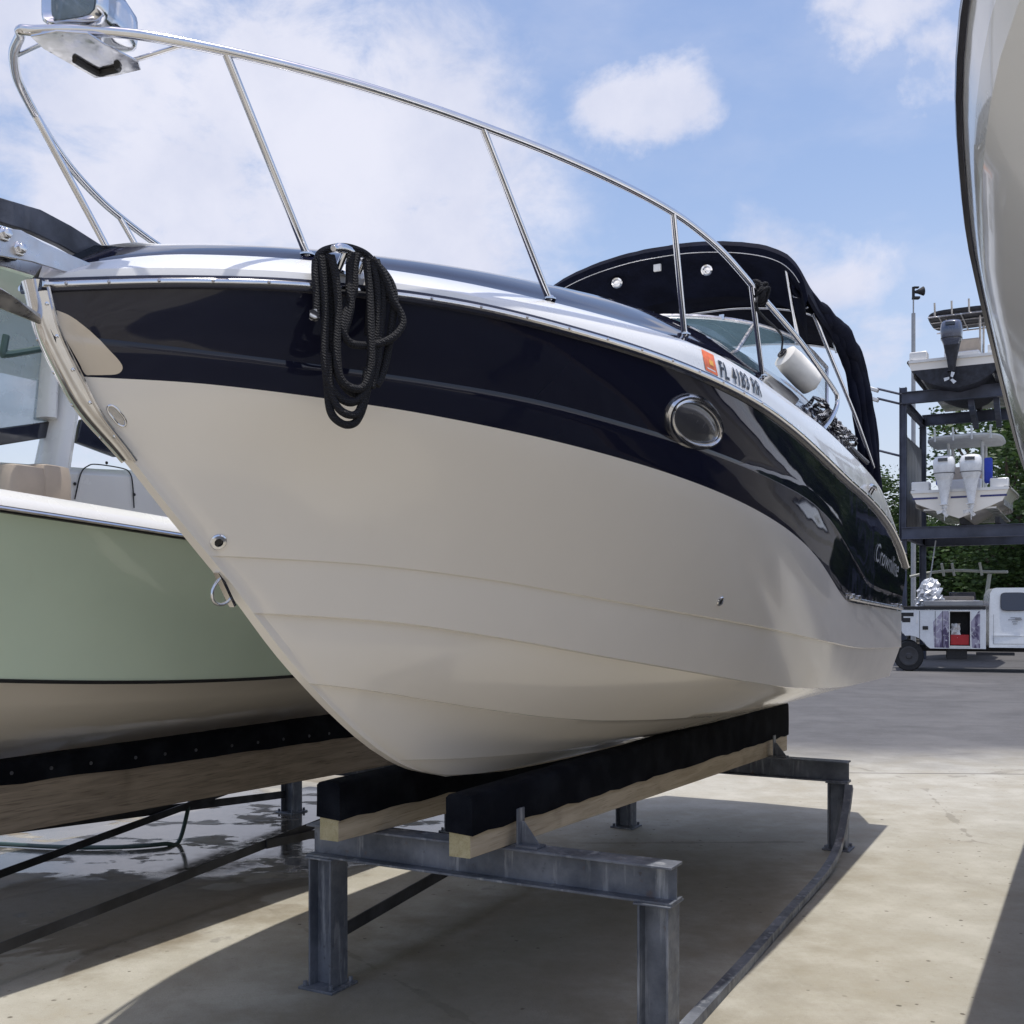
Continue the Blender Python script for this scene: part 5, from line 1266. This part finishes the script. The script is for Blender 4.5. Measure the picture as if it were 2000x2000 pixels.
def small_boat(name, label, origin, side_m, low_m, beam, zk, zch, zs, length=7.2, split=0.0, engines=(), cowl=None, leg=None, top=None, group=None, stripe=None, eng_z=None, eng_h=1.0, chf=0.86, rnd=0.018):
    """production boat in its own frame: +x forward, transom at x = 0, local z from its keel base"""
    root = thing(name, label, 'boat', origin, ROT, group)
    hb, R, fs, sz, fc, cz, kz = loft(0, length, beam/2, zs, zch, zk, 1.7, p=2.7, sheer_drop=0.18, side_m=side_m, low_m=low_m, split=split, n=36, chf=chf, rnd=rnd)
    rev = lambda v: Vector((length-v.x, -v.y, v.z))
    hb.v = [rev(v) for v in hb.v]; hb.build('hull', root, ang=26)
    g = MB()
    for side in (1, -1):
        S = [rev(p) for p in R[side][-1]]; ys = 1 if S[-1].y > 0 else -1; o = lambda a, z: [Vector((p.x, p.y+ys*a, p.z+z)) for p in S]
        g.grid([o(.01, -.06), o(.035, -.05), o(.035, -.01), o(.01, .03), o(-.12, .05), o(-.15, .03), o(-.15, -.5)], M['gel_deck'])
    zt = sz(length); b2 = beam/2
    g.box((0.10, 0, zt-0.02), (0.30, beam-0.10, 0.08), M['gel_deck']); g.build('gunwale', root, ang=45)
    dk = MB(); dk.box((length*0.42, 0, zt-0.55), (length*0.80, beam*0.72, 0.05), M['gel_deck']); dk.build('deck', root)
    if stripe:
        s = MB()
        for (ya, yb) in ((-b2*.93, -b2*.42), (-b2*.18, b2*.16), (b2*.42, b2*.93)): s.box((-0.006, (ya+yb)/2, zch+(zt-zch)*.42), (0.014, abs(yb-ya), 0.055), stripe)
        s.build('transom_stripe', root)
    for y in engines: outboard(root, 0.0, y, (eng_z if eng_z is not None else zt), cowl, leg, eng_h)
    # corner pods, console, leaning post
    for y in (-b2*.78, b2*.78): c = MB(); c.box((0.28, y, zt+0.14), (0.46, b2*.36, 0.30), M['gel_deck']); c.build('stern_locker', root, bevel=0.03)
    c = MB(); c.prism([(2.3, -.48, zt-.5), (3.4, -.48, zt-.5), (3.3, -.48, zt+.28), (2.95, -.48, zt+.52), (2.4, -.48, zt+.50)], (0, 1, 0), .96, M['gel_deck']); co = c.build('console', root, bevel=0.05)
    c = MB(); c.prism([(3.0, -.44, zt+.50), (3.28, -.44, zt+.30), (3.08, -.40, zt+.98), (2.86, -.40, zt+.98)], (0, 1, 0), .86, M['glass_dark']); c.build('windshield', co, bevel=0.02)
    c = MB(); c.box((1.55, 0, zt+.05), (.5, 1.0, .8), M['gel_deck']); c.box((1.45, 0, zt+.62), (.16, 1.0, .42), M['beige']); c.build('leaning_post', root, bevel=0.05)
    if top:
        zt_, w_, l_, under, fr_m, kind = top; t = MB(); cx = 2.2
        rr = []
        for f, dz in ((0.90, 0.03), (1.0, 0.0), (1.0, -0.05), (0.93, -0.11)):
            rr.append([Vector((cx+l_/2*f*(abs(cos(a))**.45)*(1 if cos(a) > 0 else -1), w_/2*f*(abs(sin(a))**.45)*(1 if sin(a) > 0 else -1), zt_+dz+0.05*(1-(sin(a))**2))) for a in [2*pi*k/36 for k in range(36)]])
        t.grid(rr, under, cc=True); t.add(rr[0], [tuple(range(36))], under); t.add(rr[-1], [tuple(range(36))[::-1]], under); to = t.build('t_top', root, ang=50)
        f = MB()
        for y in (-.42, .42):
            for x0, x1 in ((2.3, 1.7), (3.3, 2.9)): f.tube([Vector((x0, y*1.05, zt-.45)), Vector((x1, y*1.15, zt_-.08))], .035 if kind == 'pipe' else .05, fr_m, 10)
        if kind == 'pipe':
            for y in (-.42, 0, .42): f.tube([Vector((cx-l_/2+.06, y*1.5, zt_-.12)), Vector((cx+l_/2-.06, y*1.5, zt_-.12))], .025, fr_m, 8)
            for x in (-.42, -.14, .14, .42): f.tube([Vector((cx+x*l_*1.1, -w_/2+.06, zt_-.12)), Vector((cx+x*l_*1.1, w_/2-.06, zt_-.12))], .025, fr_m, 8)
        f.build('top_frame', to)
        for y in (-.36, -.12, .12, .36): rh = MB(); rh.tube([Vector((cx-l_/2-.02, y*w_, zt_-.12)), Vector((cx-l_/2-.12, y*w_, zt_+.26))], .03, fr_m, 8); rh.build('rod_holder', to)
    return root, zt
b1, zt1 = small_boat('racked_boat', 'white fishing boat with dark bottom and one grey outboard, on top of the rack', RK(-0.9, 1.62, 8.18),
      M['gel_white'], M['bottom_paint'], 2.75, 0.0, 0.62, 1.08, engines=(0.10,), cowl=M['outboard_grey'], leg=M['bottom_paint'],
      top=(2.55, 2.0, 2.3, M['bottom_paint'], M['steel_dull'], 'pipe'), group='boats stored on the rack', eng_z=0.98, eng_h=1.1, chf=0.93, rnd=0.24)
b2_, zt2 = small_boat('racked_boat', 'white fishing boat with twin white outboards on the lower level of the rack', RK(-0.9, 1.68, 4.36),
      M['gel_white'], M['gel_white'], 2.75, 0.0, 0.46, 1.02, engines=(-0.36, 0.36), cowl=M['outboard_white'], leg=M['outboard_white'],
      top=(2.55, 2.15, 2.4, M['pale_plastic'], M['pale_plastic'], 'hard'), group='boats stored on the rack', stripe=M['blue_stripe'], eng_z=0.92, eng_h=1.05)
tag(b2_, None, None)
def stern_letters(root, text, y, z, h, mat):
    letters(text, 'stern_number', mat, (-0.012, y, z), (0, -1, 0), (0, 0, 1), h, 1.0, parent=root)
tr = MB()
for y in (-.72, .62): tr = MB(); tr.box((0.9, y, 1.45), (0.25, 0.22, 0.75), M['cloth_blue']); tr.build('canvas_roll', b2_, bevel=0.05)

# console boat on the ground under the rack, only its pipework showing above the truck
b3, zt3 = small_boat('console_boat', 'small boat with beige pipe top standing behind the white service truck', Vector((at(1862, 1190, 35.5).x, 35.5, 0.55)),
      M['gel_white'], M['gel_white'], 2.4, 0.0, 0.5, 0.95, engines=(), length=6.2)
def pipe_top(root):
    f = MB(); pm = M['pipe_beige']
    for y in (-1.0, 1.0):
        f.tube([Vector((1.6, y*0.75, 0.6)), Vector((1.5, y*0.98, 2.35))], .065, pm, 10)
    f.tube(spline([Vector((1.3, 1.55, 2.28)), Vector((1.45, 0.9, 2.42)), Vector((1.5, 0, 2.48)), Vector((1.45, -0.9, 2.42)), Vector((1.3, -1.55, 2.40))], 6), .05, pm, 10)
    for y in (1.05, .45, .12, -.75): f.tube([Vector((1.4, y, 2.30)), Vector((1.25, y+.06, 2.72))], .045, pm, 8)
    f.build('pipe_top', root)
    g = MB(); g.tube(spline([Vector((1.3, 0.95, 0.95)), Vector((1.3, 0.90, 1.32)), Vector((1.3, 0.7, 1.42)), Vector((1.3, -0.5, 1.42)), Vector((1.3, -0.7, 1.35)), Vector((1.3, -0.75, 0.95))], 6), .04, M['steel_dull'], 8)
    g.tube([Vector((1.3, 0.85, 1.15)), Vector((1.3, -0.72, 1.15))], .03, M['steel_dull'], 8); g.build('grab_rail', root)
M['pipe_beige'] = simple('beige_pipe', (0.42, 0.43, 0.38), 0.5)
pipe_top(b3)

# ------------------------------------------------------------------ white service truck, side on
def truck():
    YT = 29.6; k = YT/F
    X0 = (1763-1000)*k                                              # tail end
    root = thing('service_truck', 'white crew cab service truck with an open side locker showing a red bin', 'truck', (X0, YT, 0), radians(-19)); root.scale = (0.94, 1, 1)
    W = 2.0                                                         # local x forward, y away from the viewer
    Zp = lambda py: EYE-(py-YH)*k
    Xp = lambda px: (px-1763)*k
    body = MB()
    zb, zt = Zp(1266), Zp(1191); x1 = Xp(1922)
    # side wall built round the open locker and the rear wheel arch
    lx0, lx1, lz0, lz1 = Xp(1853), Xp(1893), Zp(1261), Zp(1193)
    arc = [(Xp(1763)+0.0, zb+0.30)]
    wc = (Xp(1775), 0.42); ra = 0.56
    arch = [(wc[0]+ra*cos(a), wc[1]+ra*sin(a)) for a in [radians(q) for q in range(100, -1, -10)]]
    left = [(-0.02, zb+0.45)]+[p for p in arch if p[0] > -0.02 and p[1] > zb]+[(arch[-1][0]+0.02, zb), (lx0, zb), (lx0, zt), (-0.02, zt)]
    for poly, mm in ((left, M['truck_white']), ([(lx1, zb), (x1, zb), (x1, zt), (lx1, zt)], M['truck_white']), ([(lx0, zb), (lx1, zb), (lx1, lz0), (lx0, lz0)], M['truck_white']), ([(lx0, lz1), (lx1, lz1), (lx1, zt), (lx0, zt)], M['truck_white'])):
        body.prism([(a, 0, b) for a, b in poly], (0, 1, 0), 0.04, mm)
        body.prism([(a, W-0.04, b) for a, b in poly], (0, 1, 0), 0.04, mm)
    body.box((x1/2, W/2, zt-0.03), (x1, W-0.08, 0.05), M['truck_white']); body.box((x1-0.02, W/2, (zb+zt)/2), (0.04, W-0.08, zt-zb), M['truck_white']); body.box((0.02, W/2, (zb+zt)/2+.2), (0.04, W-0.08, zt-zb-.4), M['truck_white'])
    body.box((x1/2+.3, W/2, zb+0.03), (x1-.7, W-0.08, 0.05), M['chassis'])
    bo = body.build('service_body', root, bevel=0.006)
    w_ = MB()                                                       # printed wrap, both sides of the locker
    for xa, xb in ((Xp(1822), lx0-0.01), (lx1+0.01, Xp(1911))):
        w_ = MB(); w_.prism([(xa+.03, -0.004, zb+0.03), (xb, -0.004, zb+0.02), (xb, -0.004, zt-0.03), (xa+.25 if xa < 1.3 else xb-.04, -0.004, zt-0.04), (xa, -0.004, (zb+zt)/2+.2)], (0, 1, 0), 0.004, M['wrap']); w_.build('printed_wrap', bo)
    lk = MB(); a, b, c, d = lx0, lx1, lz0, lz1
    lk.box(((a+b)/2, 0.50, (c+d)/2), (b-a, 0.02, d-c), M['chassis']); lk.box((a+.01, 0.27, (c+d)/2), (0.02, 0.44, d-c), M['chassis']); lk.box((b-.01, 0.27, (c+d)/2), (0.02, 0.44, d-c), M['chassis']); lk.box(((a+b)/2, 0.27, c+.01), (b-a-.04, 0.44, 0.02), M['chassis']); lk.box(((a+b)/2, 0.27, d-.01), (b-a-.04, 0.44, 0.02), M['chassis'])
    lk.build('side_locker', bo)
    fr = MB()
    for p, q in (((a, c), (b, c)), ((b, c), (b, d)), ((b, d), (a, d)), ((a, d), (a, c))): fr.bar((p[0], -0.012, p[1]), (q[0], -0.012, q[1]), 0.02, 0.035, M['white_plastic'], up=(0, 1, 0))
    fr.build('locker_frame', bo)
    rb = MB(); rb.box(((a+b)/2, 0.20, c+.17), (b-a-.06, 0.30, 0.28), M['red']); rb.build('red_bin', bo, bevel=0.015)
    cl = MB(); rng = random.Random(6); rr = []
    for i in range(9): rr.append([Vector((a+.05+.04*j+rng.uniform(-.02, .02), 0.12+.05*sin(i+j)+rng.uniform(-.03, .03), d-.35-.055*i+rng.uniform(-.02, .02))) for j in range(7 if True else 5)])
    cl.grid(rr, M['white_plastic']); cl.build('hanging_cloth', bo)
    hd = MB(); hd.box((Xp(1807), -0.01, Zp(1226)), (0.15, 0.03, 0.10), M['chassis']); hd.build('latch', bo, bevel=0.01)
    sm = MB()
    for x in (Xp(1796), Xp(1826), Xp(1840)): sm.box((x, -0.003, (zb+zt)/2), (0.012, 0.006, zt-zb-.06), M['chassis'])
    sm.build('door_seam', bo)
    rk = MB(); zz = Zp(1187); rk.box((x1/2-.02, W/2, zz), (x1+.02, W+.06, 0.09), M['chassis']); rk.box((x1*.62, W/2, zz+.12), (x1*.70, W-.2, 0.14), M['steel_grey']); rk.build('top_deck', bo, bevel=0.01)
    tl = MB(); tl.box((-0.01, 0.10, Zp(1205)), (0.06, 0.22, 0.22), M['chassis']); tl.prism([(0.36, -0.006, Zp(1217)), (0.43, -0.006, Zp(1217)), (0.40, -0.006, Zp(1196))], (0, 1, 0), .01, M['white_plastic'])
    tl.box((0.12, -0.006, Zp(1200)), (0.36, 0.012, 0.10), M['chassis']); tl.box((0.10, -0.006, Zp(1211)), (0.22, 0.012, 0.12), M['chassis']); tl.build('tail_lamp', bo)
    # crew cab
    ca = MB(); x2 = Xp(1928); zr = Zp(1149); zbt = Zp(1263)
    prof = [(x2, zbt), (x2, Zp(1190)), (x2+.03, Zp(1160)), (x2+.10, zr-.03), (x2+.20, zr), (x2+1.75, zr), (x2+1.98, zr-.06), (x2+2.50, zr-.72), (x2+3.55, zr-.80), (x2+3.72, zr-.98), (x2+3.78, zbt+.12), (x2+3.7, zbt), (x2+3.42, zbt)]
    fc_ = (x2+2.98, 0.42)
    prof += [(fc_[0]+.52*cos(radians(q)), max(fc_[1]+.52*sin(radians(q)), zbt)) for q in range(20, 161, 14)]+[(x2+2.5, zbt)]
    n = len(prof); L0 = [Vector((a, 0.02, b)) for a, b in prof]
    tum = lambda z: 0.16*max(0, z-(zbt+.95))/0.8
    rows_ = [[Vector((a, 0.0+tum(b), b)) for a, b in prof], [Vector((a, W-tum(b), b)) for a, b in prof]]
    ca.grid(rows_, M['truck_white'], cc=True); ca.add(rows_[0], [tuple(range(n))], M['truck_white']); ca.add(rows_[1], [tuple(range(n))[::-1]], M['truck_white'])
    co = ca.build('cab', root, bevel=0.03, ang=30)
    for (xa, xb) in ((Xp(1949), Xp(1998)), (Xp(2003), Xp(2056))):
        g = MB(); za, zb_ = Zp(1193), Zp(1158); R = []
        for f in (1.0, 0.96):
            R.append([Vector(((xa+xb)/2+(xb-xa)/2*f*(abs(cos(t))**.35)*(1 if cos(t) > 0 else -1), -0.006+tum((za+zb_)/2+(zb_-za)/2*sin(t)) - (0.004 if f < 1 else 0), (za+zb_)/2+(zb_-za)/2*f*(abs(sin(t))**.35)*(1 if sin(t) > 0 else -1))) for t in [2*pi*q/32 for q in range(32)]])
        g.grid(R, M['chassis'], cc=True); g.add(R[1], [tuple(range(32))], M['glass_dark']); g.build('window', co)
    for xa, xb in ((Xp(1936), Xp(1997)), (Xp(1999), Xp(2062))):
        d_ = MB(); za = zbt+.10
        for p, q in (((xa, za), (xb, za)), ((xa, za), (xa, Zp(1200))), ((xb, za), (xb, Zp(1200)))): d_.bar((p[0], -0.001, p[1]), (q[0], -0.001, q[1]), 0.006, 0.012, M['chassis'], up=(0, 1, 0))
        d_.bar((xa, -0.004, Zp(1240)), (xb, -0.004, Zp(1240)), 0.01, 0.02, M['truck_white'], up=(0, 1, 0)); d_.box((xb-.22, -0.02, Zp(1207)), (0.16, 0.03, 0.04), M['steel_grey']); d_.build('door', co)
    tx = MB(); cx = Xp(1976)
    for i, (wd, dy) in enumerate(((.24, 0), (.36, .055), (.16, .11), (.12, .165))):
        x = cx-wd/2
        while x < cx+wd/2-.02: tx.box((x+.012, -0.003, Zp(1206)-dy), (.018, .004, .022), M['letter']); x += .03
    tx.build('door_lettering', co)
    bm = MB(); bm.box((x2+3.80, W/2, zbt+.15), (.12, W-.05, .28), M['steel']); bm.build('bumper', root, bevel=0.03)
    hl = MB(); hl.box((x2+3.74, .2, zr-1.0), (.12, .34, .22), M['glass_blue']); hl.box((x2+3.74, W-.2, zr-1.0), (.12, .34, .22), M['glass_blue']); hl.build('headlight', co, bevel=0.03)
    ch = MB(); ch.box((2.6, W/2, 0.62), (5.4, 0.9, 0.16), M['chassis']); ch.box((Xp(1868), .3, .52), (.55, .3, .36), M['chassis']); ch.box((Xp(1940), .12, .50), (1.0, .16, .08), M['chassis']); ch.build('chassis', root, bevel=0.01)
    for x in (wc[0], fc_[0]):
        for y in (0.16, W-0.16):
            w_ = MB(); R = 0.415; w_.lathe([(R*.62, -.12), (R*.93, -.125), (R, -.09), (R, .09), (R*.93, .125), (R*.62, .12)], (x, y, R), (0, 1, 0), M['rubber'], 36); wo = w_.build('wheel', root, ang=50)
            s = -1 if y < 1 else 1
            r_ = MB(); r_.lathe([(R*.64, .0), (R*.64, .127), (R*.57, .131), (R*.50, .121), (R*.22, .123), (R*.16, .145), (R*.02, .147)], (x, y, R), (0, s, 0), M['rim_dark'], 28); r_.build('rim', wo)
    return root
M['rim_dark'] = simple('dark_wheel_rim', (0.06, 0.06, 0.065), 0.45, 0.5)
M['steel_grey'] = simple('grey_metal', (0.28, 0.285, 0.30), 0.4, 0.6)
truck()
def tarp_bundle():
    rng = random.Random(12); m = MB(); c = at(1815, 1164, 30.6); R = []
    for i in range(13):
        f = i/12; row_ = []
        for j in range(22):
            a = 2*pi*j/22; r = (0.40*(1-f)**0.35+0.02)*(1+rng.uniform(-.22, .22)); row_.append(Vector((r*cos(a)*1.0+0.05*f, r*sin(a)*.8, -0.36+0.85*f+rng.uniform(-.05, .05))))
        R.append(row_)
    m.grid(R, M['foil'], cc=True); m.add(R[0], [tuple(range(22))[::-1]], M['foil']); m.add(R[-1], [tuple(range(22))], M['foil'])
    o = m.build('tarp_bundle', smooth=False); o.location = c; tag(o, 'crumpled silver tarp bundle on the tail end of the service truck', 'tarp')
tarp_bundle()
def mast():
    b = at(1784, 1190, 42.0); b.z = 0; k = 42.0/F; H = EYE+(1190-612)*k
    root = thing('light_mast', 'thin grey mast with a black siren head, standing behind the rack', 'mast', b)
    m = MB(); m.cyl((0, 0, 0), (0, 0, H), 0.10, M['pole_grey'], 12, 0.075); m.cyl((0, 0, H), (0, 0, H+.95), 0.03, M['pole_grey'], 8); m.cyl((0, 0, 0), (0, 0, .03), .3, M['pole_grey'], 12); m.build('pole', root)
    s = MB(); z = H+.55; s.cyl((0, 0, z), (0, 0, z+.48), .055, M['chassis'], 10); s.lathe([(.05, 0), (.08, .12), (.18, .34), (.17, .35)], (.05, 0, z+.28), (1, 0, .12), M['chassis'], 16); s.box((.1, 0, z+.05), (.26, .2, .08), M['chassis']); s.box((.1, 0, z+.46), (.2, .15, .05), M['chassis']); s.build('siren_head', root)
mast()

# ------------------------------------------------------------------ trees behind the yard
def make_tree(seed, h, cr, leafm, nclump=84, nleaf=330, lsz=0.105):
    rng = random.Random(seed); wood_ = MB()
    trunk = [Vector((0, 0, -0.1)), Vector((rng.uniform(-.1, .1), rng.uniform(-.1, .1), h*.2)), Vector((rng.uniform(-.3, .3), rng.uniform(-.3, .3), h*.45)), Vector((rng.uniform(-.4, .4), rng.uniform(-.4, .4), h*.75))]
    P = spline(trunk, 5); wood_.tube(P, [0.24*(1-0.75*i/len(P))*h/9 for i in range(len(P))], M['bark'], 9)
    cl = []
    for k in range(nclump):
        a = rng.uniform(0, 2*pi); f = rng.random()**0.6; z = h*(0.16+0.80*rng.random()); env = sin(pi*min(1, max(0.08, (z/h-0.08)/0.98)))**0.55
        cl.append((Vector((cos(a)*cr*f*env, sin(a)*cr*f*env, z)), rng.uniform(.45, 1.0)*cr*.34))
    for c, r in cl[::3]:
        b = P[min(len(P)-1, int(len(P)*min(.95, c.z/h*.75)))]; wood_.tube(spline([b, b.lerp(c, .5)+Vector((0, 0, .25)), c], 4), [.075*h/9]*4+[.045*h/9]*4+[.015], M['bark'], 6)
    lf = MB(); vs = []; fs = []
    for c, r in cl:
        for q in range(int(nleaf*(r/(cr*.3))**1.5)):
            d = Vector((rng.gauss(0, 1), rng.gauss(0, 1), rng.gauss(0, .75))).normalized()*r*(rng.random()**.4); p = c+d
            n = Vector((rng.gauss(0, 1), rng.gauss(0, 1), rng.gauss(.5, 1))).normalized(); x, y, _ = frame_z(n); s = lsz*rng.uniform(.6, 1.3); o = len(vs)
            vs += [p-x*s, p+y*s*.5, p+x*s, p-y*s*.5]; fs.append((o, o+1, o+2, o+3))
    lf.add(vs, fs, leafm); return wood_, lf
def tree_from(proto, label, loc, rz, sc):
    o = proto if proto.get('fresh') else copy_tree(proto)
    if proto.get('fresh'): del proto['fresh']
    o.location = loc; o.rotation_euler = (0, 0, rz); o.scale = (sc, sc, sc); return tag(o, label, 'tree', 'trees behind the boat yard')
protos = []
for seed, lm in ((1, 'leaf'), (2, 'leaf_light'), (3, 'leaf')):
    wd_, lf = make_tree(seed, 9.0, 3.9, M[lm]); o = thing('broadleaf_tree', 'tree', 'tree'); wd_.build('trunk', o); lf.build('crown', o, smooth=False); o['fresh'] = 1; protos.append(o)
def TR(k, px, Y, sc, rz, label): tree_from(protos[k], label, Vector(((px-1000)/F*Y, Y, 0)), rz, sc)
TR(0, 1690, 52, 0.92, 0.3, 'dark green tree just left of the rack corner post, partly behind the cruiser stern')
TR(1, 1762, 58, 0.70, 1.7, 'olive green tree seen between the rack posts behind the wind panel')
TR(2, 1838, 50, 0.62, 2.9, 'low dark tree behind the pipe top of the boat beyond the truck')
TR(1, 1905, 56, 0.62, 4.0, 'olive tree behind the lower racked boat with twin outboards')
TR(0, 1968, 48, 1.22, 5.1, 'tallest dark tree rising behind the right end of the rack beams')
TR(2, 2050, 54, 1.25, 0.9, 'big dark tree at the right edge behind the rack')
TR(0, 1620, 60, 0.75, 2.2, 'dark tree hidden behind the cruiser stern')
TR(2, 1995, 62, 1.0, 3.6, 'dark tree farther back between the two tallest trees')
TR(2, 1780, 64, 0.7, 5.4, 'far dark tree behind the silver tarp')
for k in range(46):
    px = 1380+k*62+random.uniform(-14, 14); Y = 66+random.uniform(-3, 6)
    TR(k % 3, px, Y, random.uniform(.64, .9), random.uniform(0, 6), 'dark green tree in the far row closing the yard')
for k in range(9):
    px = 2190+k*150+random.uniform(-20, 20); TR((k+1) % 3, px, 50+random.uniform(-3, 3), random.uniform(1.05, 1.3), random.uniform(0, 6), 'tall tree in the row beyond the right edge of the yard')
